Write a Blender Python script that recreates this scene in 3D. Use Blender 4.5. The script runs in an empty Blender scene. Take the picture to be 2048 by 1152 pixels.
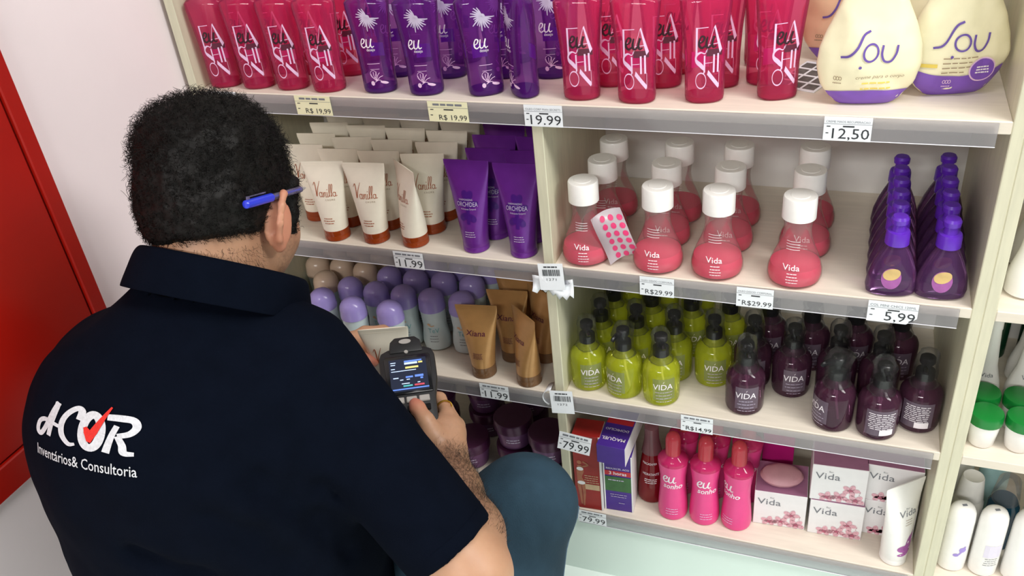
import bpy, bmesh, math, random
import numpy as np
from mathutils import Vector, Matrix, Euler
from mathutils.bvhtree import BVHTree
from mathutils import noise as mnoise

random.seed(7)
rng = np.random.default_rng(11)
scene = bpy.context.scene
COL = scene.collection
PI = math.pi

# ------------------------------------------------------------------ camera
cam_data = bpy.data.cameras.new('camera')
cam_data.sensor_width = 36.0
cam_data.lens = 30.852
cam_data.clip_start = 0.02
cam = bpy.data.objects.new('camera', cam_data)
COL.objects.link(cam)
_r = Vector((0.93481847, 0.34189286, -0.09604012))
_u = Vector((-0.10732291, 0.52977917, 0.84131791))
_b = Vector((0.33852064, -0.77617221, 0.53194029))
_m = Matrix((_r, _u, _b)).transposed().to_4x4()
_m.translation = Vector((0.46371, -1.20987, 1.54693))
cam.matrix_world = _m
scene.camera = cam

# ------------------------------------------------------------------ light
world = bpy.data.worlds.new('shop_interior')
scene.world = world
world.use_nodes = True
world.node_tree.nodes['Background'].inputs['Color'].default_value = (0.93, 0.97, 1.0, 1)
world.node_tree.nodes['Background'].inputs['Strength'].default_value = 0.22


def ceiling_lamp(name, loc, sx, sy, power, col, rz=0.0):
    d = bpy.data.lights.new(name, 'AREA')
    d.shape = 'RECTANGLE'
    d.size, d.size_y = sx, sy
    d.energy = power
    d.color = col
    o = bpy.data.objects.new(name, d)
    o.location = loc
    o.rotation_euler = (0, 0, rz)
    COL.objects.link(o)
    return o


ceiling_lamp('ceiling_lamp', (1.75, -0.75, 2.75), 1.5, 0.5, 28, (1.0, 0.99, 0.96))
ceiling_lamp('ceiling_lamp', (2.90, -0.90, 2.75), 1.5, 0.5, 55, (1.0, 0.99, 0.96))
ceiling_lamp('ceiling_lamp', (0.90, -0.50, 2.75), 1.5, 0.5, 16, (1.0, 0.98, 0.95))
ceiling_lamp('ceiling_lamp', (0.20, -3.40, 2.75), 1.5, 0.5, 106, (1.0, 0.98, 0.95))

vs = scene.view_settings
vs.view_transform = 'Standard'
vs.look = 'None'
vs.gamma = 1.0
vs.exposure = 0.08
vs.use_curve_mapping = False
scene.cycles.transparent_max_bounces = 40
scene.cycles.max_bounces = 8

# ------------------------------------------------------------------ materials


def lin(c):
    if isinstance(c, str):
        c = c.lstrip('#')
        c = tuple(int(c[i:i + 2], 16) / 255 for i in (0, 2, 4))
    return tuple((x / 12.92 if x <= 0.04045 else ((x + 0.055) / 1.055) ** 2.4) for x in c[:3]) + (1.0,)


def _new(name):
    m = bpy.data.materials.new(name)
    m.use_nodes = True
    nt = m.node_tree
    nt.nodes.clear()
    out = nt.nodes.new('ShaderNodeOutputMaterial')
    return m, nt, out


def mat(name, col, rough=0.5, metal=0.0, spec=0.5, coat=0.0, nscale=60.0, namt=0.06, stretch=(1, 1, 1),
        bump=0.0, bscale=None, col2=None, sheen=0.0, sss=0.0, emit=None):
    m, nt, out = _new(name)
    b = nt.nodes.new('ShaderNodeBsdfPrincipled')
    nt.links.new(b.outputs[0], out.inputs[0])
    b.inputs['Roughness'].default_value = rough
    b.inputs['Metallic'].default_value = metal
    b.inputs['Specular IOR Level'].default_value = spec
    b.inputs['Coat Weight'].default_value = coat
    b.inputs['Sheen Weight'].default_value = sheen
    if sss:
        b.inputs['Subsurface Weight'].default_value = sss
        b.inputs['Subsurface Radius'].default_value = (0.008, 0.003, 0.0015)
    if emit:
        b.inputs['Emission Color'].default_value = lin(col)
        b.inputs['Emission Strength'].default_value = emit
    tc = nt.nodes.new('ShaderNodeTexCoord')
    mp = nt.nodes.new('ShaderNodeMapping')
    mp.inputs['Scale'].default_value = stretch
    nt.links.new(tc.outputs['Object'], mp.inputs['Vector'])
    n = nt.nodes.new('ShaderNodeTexNoise')
    n.inputs['Scale'].default_value = nscale
    n.inputs['Detail'].default_value = 4
    nt.links.new(mp.outputs[0], n.inputs['Vector'])
    c = lin(col)
    if col2 is None:
        c2 = tuple(max(0, x * (1 - 3 * namt)) for x in c[:3]) + (1,)
    else:
        c2 = lin(col2)
    mix = nt.nodes.new('ShaderNodeMix')
    mix.data_type = 'RGBA'
    ramp = nt.nodes.new('ShaderNodeValToRGB')
    ramp.color_ramp.elements[0].position = 0.35
    ramp.color_ramp.elements[1].position = 0.65
    nt.links.new(n.outputs['Fac'], ramp.inputs[0])
    nt.links.new(ramp.outputs[0], mix.inputs[0])
    mix.inputs[6].default_value = c2
    mix.inputs[7].default_value = c
    nt.links.new(mix.outputs[2], b.inputs['Base Color'])
    if bump:
        n2 = nt.nodes.new('ShaderNodeTexNoise')
        n2.inputs['Scale'].default_value = bscale or nscale * 4
        n2.inputs['Detail'].default_value = 3
        nt.links.new(mp.outputs[0], n2.inputs['Vector'])
        bp = nt.nodes.new('ShaderNodeBump')
        bp.inputs['Strength'].default_value = bump
        bp.inputs['Distance'].default_value = 0.002
        nt.links.new(n2.outputs['Fac'], bp.inputs['Height'])
        nt.links.new(bp.outputs[0], b.inputs['Normal'])
    return m


def gel(name, tint, body, fac, rough=0.12, spec=0.5, bump=0.0, bscale=80.0, through=0.4):
    """tinted clear plastic: part of the light goes straight through, part is scattered, glossy skin"""
    m, nt, out = _new(name)
    b = nt.nodes.new('ShaderNodeBsdfPrincipled')
    b.inputs['Roughness'].default_value = rough
    b.inputs['Specular IOR Level'].default_value = spec
    n = nt.nodes.new('ShaderNodeTexNoise')
    n.inputs['Scale'].default_value = 30
    mixc = nt.nodes.new('ShaderNodeMix')
    mixc.data_type = 'RGBA'
    c = lin(body)
    mixc.inputs[6].default_value = tuple(x * 0.9 for x in c[:3]) + (1,)
    mixc.inputs[7].default_value = c
    nt.links.new(n.outputs['Fac'], mixc.inputs[0])
    nt.links.new(mixc.outputs[2], b.inputs['Base Color'])
    t = nt.nodes.new('ShaderNodeBsdfTransparent')
    t.inputs['Color'].default_value = lin(tint)
    tl = nt.nodes.new('ShaderNodeBsdfTranslucent')
    tl.inputs['Color'].default_value = c
    m1 = nt.nodes.new('ShaderNodeMixShader')
    m1.inputs[0].default_value = through
    nt.links.new(b.outputs[0], m1.inputs[1])
    nt.links.new(tl.outputs[0], m1.inputs[2])
    m2 = nt.nodes.new('ShaderNodeMixShader')
    m2.inputs[0].default_value = fac
    nt.links.new(m1.outputs[0], m2.inputs[1])
    nt.links.new(t.outputs[0], m2.inputs[2])
    g = nt.nodes.new('ShaderNodeBsdfGlossy')
    g.inputs['Roughness'].default_value = rough * 0.7
    fr = nt.nodes.new('ShaderNodeLayerWeight')
    fr.inputs[0].default_value = 0.22
    ml = nt.nodes.new('ShaderNodeMath')
    ml.operation = 'MULTIPLY'
    ml.inputs[1].default_value = min(1.0, spec * 1.8)
    nt.links.new(fr.outputs['Fresnel'], ml.inputs[0])
    m3 = nt.nodes.new('ShaderNodeMixShader')
    nt.links.new(ml.outputs[0], m3.inputs[0])
    nt.links.new(m2.outputs[0], m3.inputs[1])
    nt.links.new(g.outputs[0], m3.inputs[2])
    nt.links.new(m3.outputs[0], out.inputs[0])
    if bump:
        n2 = nt.nodes.new('ShaderNodeTexNoise')
        n2.inputs['Scale'].default_value = bscale
        bp = nt.nodes.new('ShaderNodeBump')
        bp.inputs['Strength'].default_value = bump
        bp.inputs['Distance'].default_value = 0.004
        nt.links.new(n2.outputs['Fac'], bp.inputs['Height'])
        for q in (b, g, fr):
            nt.links.new(bp.outputs[0], q.inputs['Normal'])
    return m


M = {}
M['laminate'] = mat('laminate', '#e2d8c8', 0.45, nscale=14, namt=0.025, stretch=(1, 9, 9), bump=0.03)
M['laminate_v'] = mat('laminate_vertical', '#d6d2b8', 0.45, nscale=14, namt=0.03, stretch=(9, 9, 1), bump=0.03)
M['back'] = mat('back_panel', '#f0eeea', 0.5, nscale=8, namt=0.02)
M['wall'] = mat('pink_paint', '#f6e8ea', 0.75, nscale=5, namt=0.012, bump=0.05, bscale=160)
M['wall2'] = mat('white_paint', '#e7e4e2', 0.75, nscale=5, namt=0.012)
M['tile'] = mat('floor_tile', '#e4f1ea', 0.3, nscale=4, namt=0.015)
M['grout'] = mat('grout', '#b9bdb8', 0.8, nscale=60, namt=0.06)
M['plinth'] = mat('plinth', '#e0f1e8', 0.3, nscale=5, namt=0.012)
M['red_paint'] = mat('red_enamel', '#a81408', 0.32, nscale=6, namt=0.03, bump=0.02)
M['white'] = mat('white_plastic', '#f4f2ee', 0.3, namt=0.01)
M['paper'] = mat('paper', '#eef2f6', 0.6, namt=0.01)
M['cream_paper'] = mat('cream_paper', '#efecc4', 0.6, namt=0.01)
M['ink'] = mat('black_ink', '#2c2e33', 0.6, namt=0.02)
M['grey_ink'] = mat('grey_ink', '#7c7f86', 0.6, namt=0.02)
M['white_ink'] = mat('white_ink', '#f6eef4', 0.5, namt=0.01)
M['lilac_ink'] = mat('pale_lilac_ink', '#e9c6e6', 0.5, namt=0.01)
M['plum_ink'] = mat('plum_ink', '#5b1c34', 0.5, namt=0.02)
M['dark_ink'] = mat('dark_plum_ink', '#2c0c1c', 0.5, namt=0.02)
M['strip'] = gel('clear_price_rail', '#f6f5f7', '#d4d2d6', 0.70, 0.1, 0.8)
M['lip'] = mat('clear_rail_lip', '#d8d8de', 0.15, namt=0.01, spec=0.8)
M['pink_gel'] = gel('pink_lotion_plastic', '#fbc2d4', '#f64c90', 0.70, 0.07, 0.45)
M['pink_base'] = gel('pink_bottle_foot', '#f0507c', '#e01f50', 0.4, 0.1)
M['pink_cap'] = mat('magenta_cap', '#b81c74', 0.25, namt=0.02)
M['purple_gel'] = gel('purple_lotion_plastic', '#dcb4e6', '#8c38ac', 0.70, 0.07, 0.45)
M['purple_base'] = gel('purple_bottle_foot', '#8a4acc', '#6a28c0', 0.4, 0.1)
M['magenta_label'] = mat('magenta_label', '#e23fae', 0.5, namt=0.02)
M['violet_label'] = mat('violet_label', '#8b33cc', 0.5, namt=0.02)
M['cream'] = mat('cream_tube', '#f9f1de', 0.30, namt=0.012)
M['orange_cap'] = gel('orange_cap', '#e27a44', '#cc5a22', 0.2, 0.12)
M['brown_ink'] = mat('brown_ink', '#b0603a', 0.5, namt=0.02)
M['orchid'] = mat('violet_tube', '#6c2a90', 0.26, metal=0.25, namt=0.03)
M['orchid_dark'] = mat('violet_print', '#4a1a7c', 0.3, metal=0.2, namt=0.03)
M['silver_ink'] = mat('silver_ink', '#cfc3dc', 0.35, metal=0.2, namt=0.02)
M['gold'] = mat('gold_tube', '#bd8e58', 0.3, metal=0.3, namt=0.03)
M['gold_cap'] = gel('smoky_gold_cap', '#d8b48c', '#b58a62', 0.35, 0.08)
M['clear'] = gel('clear_bottle', '#fefcfb', '#fbf0ee', 0.91, 0.05, 0.3, through=0.2)
M['pink_liquid'] = gel('pink_oil', '#ffb4c0', '#ff5078', 0.24, 0.08, 0.3, through=0.12)
M['kid_gel'] = gel('mauve_clear_bottle', '#d6b8da', '#8a5a98', 0.66, 0.06)
M['violet_plastic'] = mat('violet_plastic', '#5f2bb5', 0.28, namt=0.02)
M['lavender'] = mat('lavender_cap', '#a898da', 0.22, namt=0.015)
M['beige_cap'] = mat('beige_cap', '#d8bda6', 0.25, namt=0.015)
M['pale_blue'] = mat('pale_blue_bottle', '#d0dee0', 0.4, namt=0.02)
M['teal_ink'] = mat('teal_ink', '#7fbcc0', 0.5, namt=0.02)
M['peach_ink'] = mat('peach_ink', '#e6b78a', 0.5, namt=0.02)
M['lime_gel'] = gel('lime_soap_plastic', '#f5f6b4', '#dfe83c', 0.60, 0.05, 0.4, through=0.2)
M['plum_gel'] = gel('plum_soap_plastic', '#b494a8', '#744460', 0.55, 0.05)
M['lime_panel'] = gel('lime_frost_label', '#dfe2b4', '#cbd38f', 0.55, 0.3)
M['plum_panel'] = gel('plum_frost_label', '#c8b4c0', '#a893a8', 0.45, 0.3)
M['black'] = mat('black_plastic', '#141416', 0.22, namt=0.02)
M['wrap'] = gel('crinkled_film', '#f6f6f6', '#bcbcc0', 0.965, 0.05, 0.4, bump=0.25, bscale=60)
M['jar'] = mat('plum_jar', '#6e4470', 0.28, metal=0.3, namt=0.03)
M['jar_lid'] = mat('plum_lid', '#4e2244', 0.3, metal=0.2, namt=0.03)
M['red_box'] = mat('red_carton', '#9c1f1c', 0.4, namt=0.03)
M['violet_box'] = mat('violet_carton', '#4a2890', 0.4, namt=0.03)
M['carton'] = mat('white_carton', '#f1eff0', 0.45, namt=0.01)
M['green_print'] = mat('green_print', '#3f6f3c', 0.45, namt=0.08)
M['red_print'] = mat('red_print', '#c42a34', 0.45, namt=0.03)
M['skin_print'] = mat('skin_print', '#b06a4c', 0.45, namt=0.08)
M['tan_print'] = mat('tan_print', '#cdb08c', 0.45, namt=0.05)
M['red_gel'] = gel('ruby_bottle', '#d04050', '#b01828', 0.3, 0.06)
M['smoke_cap'] = gel('rosy_clear_cap', '#e2b3b8', '#b98890', 0.5, 0.08)
M['hot_pink'] = mat('hot_pink_bottle', '#e8458c', 0.3, namt=0.015)
M['rose_gel'] = gel('hot_pink_shoulder', '#f888b0', '#f03a80', 0.25, 0.08, 0.4, through=0.2)
M['coral_gel'] = gel('coral_cap', '#f8a0a4', '#f05a68', 0.3, 0.08, 0.4, through=0.2)
M['mauve_top'] = mat('mauve_carton_top', '#ab7595', 0.45, namt=0.03)
M['blossom'] = mat('blossom_print', '#e9b3c0', 0.5, nscale=250, namt=0.08)
M['blossom2'] = mat('blossom_print_deep', '#b8607a', 0.5, nscale=250, namt=0.08)
M['soap'] = mat('pink_soap', '#cf9aa2', 0.5, namt=0.02, bump=0.05)
M['orchid_print'] = mat('orchid_print', '#a85aa4', 0.4, namt=0.06)
M['pouch'] = mat('cream_pouch', '#f3ecc8', 0.33, namt=0.012, bump=0.25, bscale=40)
M['pouch_peach'] = mat('peach_pouch', '#eec6a2', 0.33, namt=0.012, bump=0.25, bscale=40)
M['pouch_band'] = mat('violet_pouch_band', '#7d52b8', 0.33, namt=0.02)
M['sou_ink'] = mat('violet_ink', '#6c54a6', 0.4, namt=0.02)
M['tan_ink'] = mat('tan_ink', '#a08c70', 0.5, namt=0.02)
M['yellow_ink'] = mat('yellow_ink', '#e9cf5e', 0.5, namt=0.02)
M['green_cap'] = mat('green_cap', '#0f7a30', 0.3, namt=0.02)
M['dark_green'] = mat('dark_green_bottle', '#12402a', 0.25, namt=0.03)
M['blue_gel'] = gel('blue_bottle', '#3f90a6', '#1d6484', 0.25, 0.1)
M['teal_plastic'] = mat('pale_teal_plastic', '#a9cfd0', 0.35, namt=0.02)
M['lav_print'] = mat('lavender_print', '#a48fd6', 0.5, namt=0.03)
M['lav_pale'] = mat('pale_lavender_print', '#e3dcec', 0.5, namt=0.02)
M['dots'] = mat('pink_dot_print', '#d8346f', 0.45, namt=0.02)
M['film_white'] = gel('frosted_sachet', '#f6ecf0', '#ece2e8', 0.15, 0.25)
M['print_grey'] = mat('grey_newsprint', '#6d6a66', 0.7, nscale=120, namt=0.15)
M['pale_yellow'] = mat('blond_yellow_print', '#d8b878', 0.5, namt=0.05)
M['navy'] = mat('navy_pique', '#080d18', 0.95, spec=0.04, nscale=30, namt=0.05, bump=0.25, bscale=700)
M['thread_white'] = mat('white_thread', '#dadde2', 0.6, nscale=300, namt=0.06, bump=0.4, bscale=900)
M['thread_red'] = mat('red_thread', '#e0281c', 0.6, nscale=300, namt=0.05, bump=0.4, bscale=900)
M['denim'] = mat('blue_denim', '#2d4453', 0.9, nscale=16, namt=0.11, stretch=(1, 1, 0.45), bump=0.4, bscale=600, spec=0.2)
M['denim_seam'] = mat('denim_seam', '#5a7186', 0.9, namt=0.05)
M['hair'] = mat('black_hair', '#14110f', 0.55, nscale=80, namt=0.15, spec=0.22)
M['sole'] = mat('shoe_leather', '#2a2522', 0.5, namt=0.05)
M['device'] = mat('black_rubber', '#17181a', 0.45, nscale=40, namt=0.05)
M['device_gloss'] = mat('black_gloss', '#0c0d10', 0.12, namt=0.03)
M['screen'] = mat('screen', '#1a2238', 0.3, namt=0.02, emit=0.35)
M['scr_blue'] = mat('screen_blue', '#5f83d8', 0.3, namt=0.02, emit=0.7)
M['scr_pale'] = mat('screen_pale', '#bcd0f0', 0.3, namt=0.02, emit=0.7)
M['scr_yellow'] = mat('screen_yellow', '#d8cc7a', 0.3, namt=0.02, emit=0.6)
M['scr_red'] = mat('screen_red', '#c04858', 0.3, namt=0.02, emit=0.6)
M['scr_teal'] = mat('screen_teal', '#4fa8a8', 0.3, namt=0.02, emit=0.6)
M['metal_grey'] = mat('grey_key', '#b8b4ae', 0.35, metal=0.3, namt=0.02)
M['pen_blue'] = mat('pen_blue', '#2c3fd0', 0.2, namt=0.02)
M['pen_clear'] = gel('pen_barrel', '#d7d3ea', '#b4afd0', 0.7, 0.06, 0.8)
M['brass'] = mat('gold_ring', '#d2a13a', 0.25, metal=0.9, namt=0.02)
M['eye_white'] = mat('eye_white', '#e8e2da', 0.2, namt=0.01)
M['eye_iris'] = mat('eye_iris', '#2c1a10', 0.2, namt=0.02)

# ------------------------------------------------------------------ mesh helpers


def mesh(name, vf, material, smooth=True, sharp=35):
    v, f = vf
    me = bpy.data.meshes.new(name)
    me.from_pydata([tuple(map(float, p)) for p in v], [], [tuple(map(int, q)) for q in f])
    me.materials.append(M[material] if isinstance(material, str) else material)
    me.validate()
    if smooth:
        me.polygons.foreach_set('use_smooth', [True] * len(me.polygons))
        me.set_sharp_from_angle(angle=math.radians(sharp))
    me.update()
    return me


def join(*vfs):
    V, F = [], []
    for v, f in vfs:
        o = len(V)
        V.extend([tuple(p) for p in v])
        F.extend([tuple(i + o for i in q) for q in f])
    return V, F


def xf(vf, mtx):
    return [tuple(mtx @ Vector(p)) for p in vf[0]], vf[1]


def mv(vf, x=0, y=0, z=0, rx=0, ry=0, rz=0, s=1):
    return xf(vf, Matrix.Translation((x, y, z)) @ Euler((rx, ry, rz)).to_matrix().to_4x4() @ Matrix.Scale(s, 4))


def loft(secs, n=26, cap=True, fn=None):
    """secs: (z, rx, ry, exponent=2, cx=0, cy=0)"""
    V, F = [], []
    for s in secs:
        z, rx, ry = s[:3]
        e = s[3] if len(s) > 3 else 2
        cx = s[4] if len(s) > 4 else 0
        cy = s[5] if len(s) > 5 else 0
        for k in range(n):
            a = 2 * PI * k / n
            c, si = math.cos(a), math.sin(a)
            V.append((cx + rx * math.copysign(abs(c) ** (2 / e), c), cy + ry * math.copysign(abs(si) ** (2 / e), si), z))
    for i in range(len(secs) - 1):
        for k in range(n):
            a, b = i * n + k, i * n + (k + 1) % n
            F.append((a, b, b + n, a + n))
    if cap:
        F.append(tuple(range(n - 1, -1, -1)))
        o = (len(secs) - 1) * n
        F.append(tuple(range(o, o + n)))
    if fn:
        V = [fn(p) for p in V]
    return V, F


def lathe(prof, n=26):
    return loft([(z, r, r) for z, r in prof], n)


class Skin:
    """reads a loft's section table so prints can be laid on its wall"""

    def __init__(self, secs):
        self.s = [tuple(q) + (2,) * (4 - len(q)) for q in secs]

    def at(self, z):
        s = self.s
        z = min(max(z, s[0][0]), s[-1][0])
        for a, b in zip(s, s[1:]):
            if a[0] <= z <= b[0] and b[0] > a[0]:
                t = (z - a[0]) / (b[0] - a[0])
                return [a[i] + (b[i] - a[i]) * t for i in (1, 2, 3)]
        return s[-1][1:4]

    def front(self, x, z, off=0.0005, side=-1, yaw=0.0):
        rx, ry, e = self.at(z)
        if yaw:
            th = x / max(rx, 1e-4) + yaw
            return (rx * math.sin(th) * (1 + off / rx), side * (ry + off) * math.cos(th), z)
        q = min(abs(x) / rx, 0.985)
        return (math.copysign(q * rx, x), side * (ry * (1 - q ** e) ** (1 / e) + off), z)


def lay(skin, vf2, x=0, z=0, s=1.0, off=0.0005, side=-1, yaw=0.0):
    return [skin.front(x + p[0] * s, z + p[1] * s, off, side, yaw) for p in vf2[0]], vf2[1]


def flat(vf2, x=0, y=0, z=0, s=1.0):
    """2D print on a plane facing -y"""
    return [(x + p[0] * s, y, z + p[1] * s) for p in vf2[0]], vf2[1]


_tc = {}


def text2(body, shear=0.0, bold=0.0, align='CENTER', sx=1.0, space=1.0):
    k = (body, shear, bold, align, sx, space)
    if k not in _tc:
        cu = bpy.data.curves.new('txt', 'FONT')
        cu.body = body
        cu.size = 1.4
        cu.shear = shear
        cu.offset = bold
        cu.resolution_u = 2
        cu.align_x = align
        cu.space_character = space
        o = bpy.data.objects.new('txt', cu)
        me = o.to_mesh()
        _tc[k] = ([(v.co.x * sx, v.co.y) for v in me.vertices], [tuple(p.vertices) for p in me.polygons])
        o.to_mesh_clear()
        bpy.data.objects.remove(o)
        bpy.data.curves.remove(cu)
    return _tc[k]


def tfit(body, w, h, **k):
    """lettering scaled to a given width and cap height, centred"""
    v, f = text2(body, **k)
    x0, x1 = min(p[0] for p in v), max(p[0] for p in v)
    s = w / (x1 - x0)
    return [((p[0] - (x0 + x1) / 2) * s, p[1] * h) for p in v], f


def spline(pts, k=6):
    p = [np.array(q, float) for q in pts]
    if len(p) < 3:
        return p
    P = [2 * p[0] - p[1]] + p + [2 * p[-1] - p[-2]]
    out = []
    for i in range(1, len(P) - 2):
        for j in range(k):
            t = j / k
            a, b, c, d = P[i - 1:i + 3]
            out.append(0.5 * (2 * b + (c - a) * t + (2 * a - 5 * b + 4 * c - d) * t * t + (3 * b - a - 3 * c + d) * t ** 3))
    out.append(P[-2])
    return out


def ribbon(pts, w, smooth=True, k=6):
    """2D stroke; w may be a pair (start, end) or list"""
    p = spline(pts, k) if smooth and len(pts) > 2 else [np.array(q, float) for q in pts]
    if not smooth or len(pts) == 2:
        q = []
        for a, b in zip(p, p[1:]):
            for j in range(5):
                q.append(a + (b - a) * j / 5)
        p = q + [p[-1]]
    n = len(p)
    if not hasattr(w, '__len__'):
        w = (w, w)
    ws = np.interp(np.linspace(0, 1, n), np.linspace(0, 1, len(w)), w)
    V, F = [], []
    for i in range(n):
        d = p[min(i + 1, n - 1)] - p[max(i - 1, 0)]
        l = np.hypot(*d) or 1
        nx, ny = -d[1] / l, d[0] / l
        V += [(p[i][0] + nx * ws[i] / 2, p[i][1] + ny * ws[i] / 2), (p[i][0] - nx * ws[i] / 2, p[i][1] - ny * ws[i] / 2)]
    for i in range(n - 1):
        F.append((2 * i, 2 * i + 1, 2 * i + 3, 2 * i + 2))
    return V, F


def disc2(cx, cy, rx, ry=None, n=18, rot=0):
    ry = ry or rx
    V = [(cx, cy)]
    for k in range(n):
        a = 2 * PI * k / n
        x, y = rx * math.cos(a), ry * math.sin(a)
        V.append((cx + x * math.cos(rot) - y * math.sin(rot), cy + x * math.sin(rot) + y * math.cos(rot)))
    return V, [(0, 1 + k, 1 + (k + 1) % n) for k in range(n)]


def ring2(cx, cy, rx, ry, w, n=28, a0=0, a1=2 * PI):
    pts = [(cx + rx * math.cos(a0 + (a1 - a0) * k / n), cy + ry * math.sin(a0 + (a1 - a0) * k / n)) for k in range(n + 1)]
    return ribbon(pts, w, True, 1)


def rect2(x0, y0, x1, y1, nx=4, ny=3):
    V = [(x0 + (x1 - x0) * i / nx, y0 + (y1 - y0) * j / ny) for j in range(ny + 1) for i in range(nx + 1)]
    F = [(j * (nx + 1) + i, j * (nx + 1) + i + 1, (j + 1) * (nx + 1) + i + 1, (j + 1) * (nx + 1) + i) for j in range(ny) for i in range(nx)]
    return V, F


def small_print(cx, cy, w, lines, dy, h, seed=1, align=0):
    """rows of illegible small print as broken bars"""
    r = random.Random(seed)
    out = []
    for i in range(lines):
        x = -w / 2 * (1 if align else r.uniform(0.75, 1))
        x1 = -x if not align else w / 2 * r.uniform(0.2, 1)
        while x < x1 - w * 0.04:
            l = min(r.uniform(0.08, 0.26) * w, x1 - x)
            out.append(rect2(cx + x, cy - i * dy, cx + x + l, cy - i * dy + h, 2, 1))
            x += l + w * 0.035
    return join(*out)


def box(x0, y0, z0, x1, y1, z1, bev=0.0, seg=1):
    if not bev:
        V = [(x, y, z) for z in (z0, z1) for y in (y0, y1) for x in (x0, x1)]
        return V, [(0, 2, 3, 1), (4, 5, 7, 6), (0, 1, 5, 4), (2, 6, 7, 3), (0, 4, 6, 2), (1, 3, 7, 5)]
    bm = bmesh.new()
    bmesh.ops.create_cube(bm, size=1)
    for v in bm.verts:
        v.co = ((x0 + x1) / 2 + v.co.x * (x1 - x0), (y0 + y1) / 2 + v.co.y * (y1 - y0), (z0 + z1) / 2 + v.co.z * (z1 - z0))
    bmesh.ops.bevel(bm, geom=bm.edges[:], offset=bev, segments=seg, affect='EDGES')
    bm.verts.ensure_lookup_table()
    r = [tuple(v.co) for v in bm.verts], [tuple(v.index for v in f.verts) for f in bm.faces]
    bm.free()
    return r


def tube(pts, r, n=8, closed_ends=True):
    """3D tube along a polyline, r scalar or list"""
    P = [Vector(p) for p in pts]
    R = r if hasattr(r, '__len__') else [r] * len(P)
    V, F = [], []
    up = Vector((0, 0, 1))
    prev = None
    for i, p in enumerate(P):
        d = (P[min(i + 1, len(P) - 1)] - P[max(i - 1, 0)]).normalized()
        if prev is None:
            a = d.cross(up)
            if a.length < 1e-3:
                a = d.cross(Vector((1, 0, 0)))
        else:
            a = prev - d * prev.dot(d)
        a.normalize()
        prev = a
        b = d.cross(a)
        for k in range(n):
            t = 2 * PI * k / n
            V.append(tuple(p + (a * math.cos(t) + b * math.sin(t)) * R[i]))
    for i in range(len(P) - 1):
        for k in range(n):
            q, s = i * n + k, i * n + (k + 1) % n
            F.append((q, s, s + n, q + n))
    if closed_ends:
        F.append(tuple(range(n - 1, -1, -1)))
        o = (len(P) - 1) * n
        F.append(tuple(range(o, o + n)))
    return V, F


# ------------------------------------------------------------------ object helpers
ORD = ['first', 'second', 'third', 'fourth', 'fifth', 'sixth', 'seventh', 'eighth', 'ninth']


def tag(o, label, cat, group=None):
    o['label'] = label
    o['category'] = cat
    if group:
        o['group'] = group
    return o


def obj(name, me, parent=None, loc=(0, 0, 0), rot=(0, 0, 0)):
    o = bpy.data.objects.new(name, me)
    o.location = loc
    o.rotation_euler = rot
    COL.objects.link(o)
    if parent is not None:
        o.parent = parent
    return o


def empty(name, loc=(0, 0, 0), rot=(0, 0, 0)):
    o = bpy.data.objects.new(name, None)
    o.empty_display_size = 0.02
    o.location = loc
    o.rotation_euler = rot
    COL.objects.link(o)
    return o


def structure(name, me, **k):
    o = obj(name, me, **k)
    o['kind'] = 'structure'
    return o


def place(kind, loc, label, group=None, rz=0.0, rot=None, skip=()):
    """kind = (name, category, [(part name, mesh, index of parent part or None, label)])"""
    name, cat, parts = kind
    e = empty(name, loc, rot or (0, 0, rz))
    tag(e, label, cat, group)
    made = []
    for pn, me, pi, *lb in parts:
        o = obj(pn, me, e if pi is None else made[pi])
        if lb:
            o['label'] = lb[0]
        made.append(o)
    return e

# ------------------------------------------------------------------ the room
Z1, Z2, Z3, Z4 = 1.064, 0.774, 0.490, 0.191
DEPTH, TH = 0.358, 0.018

structure('wall_left', mesh('wall_left', box(-0.755, -3.2, 0, -0.655, 0.48, 2.8), 'wall', False))
structure('wall_back', mesh('wall_back', box(-0.755, 0.38, 0, 2.6, 0.48, 2.8), 'wall2', False))
floor = structure('floor', mesh('floor', box(-0.655, -3.2, -0.06, 2.6, 0.38, -0.004), 'grout', False))
tile_me = mesh('tile', box(-0.2235, -0.2235, -0.008, 0.2235, 0.2235, 0.0, 0.0012), 'tile', False)
for i in range(7):
    for j in range(8):
        x, y = -0.43 + 0.45 * i, 0.16 - 0.45 * j
        if x < 2.4 and y > -3.0:
            obj('tile', tile_me, floor, (x, y, 0))

# red cabinet let into the left wall
rc = empty('wall_cabinet', (-0.655, -0.336, 0.664))
tag(rc, 'red enamelled metal wall cabinet with a raised frame on the pink wall', 'cabinet')
fw = 0.026
obj('frame', mesh('frame', join(box(0, -fw, 0, 0.014, 0, 1.15, 0.002), box(0, -0.72, 0, 0.014, -0.72 + fw, 1.15, 0.002),
                                box(0, -0.72 + fw, 0, 0.014, -fw, 0.05, 0.002), box(0, -0.72 + fw, 1.124, 0.014, -fw, 1.15, 0.002)), 'red_paint'), rc)
dr = obj('door', mesh('door', box(0, -0.72 + fw + 0.002, 0.052, 0.009, -fw - 0.002, 1.122, 0.002), 'red_paint'), rc)
obj('handle', mesh('handle', join(box(0.009, -0.66, 0.52, 0.022, -0.645, 0.53, 0.002), box(0.018, -0.66, 0.46, 0.028, -0.645, 0.59, 0.003)), 'metal_grey'), dr)


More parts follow.
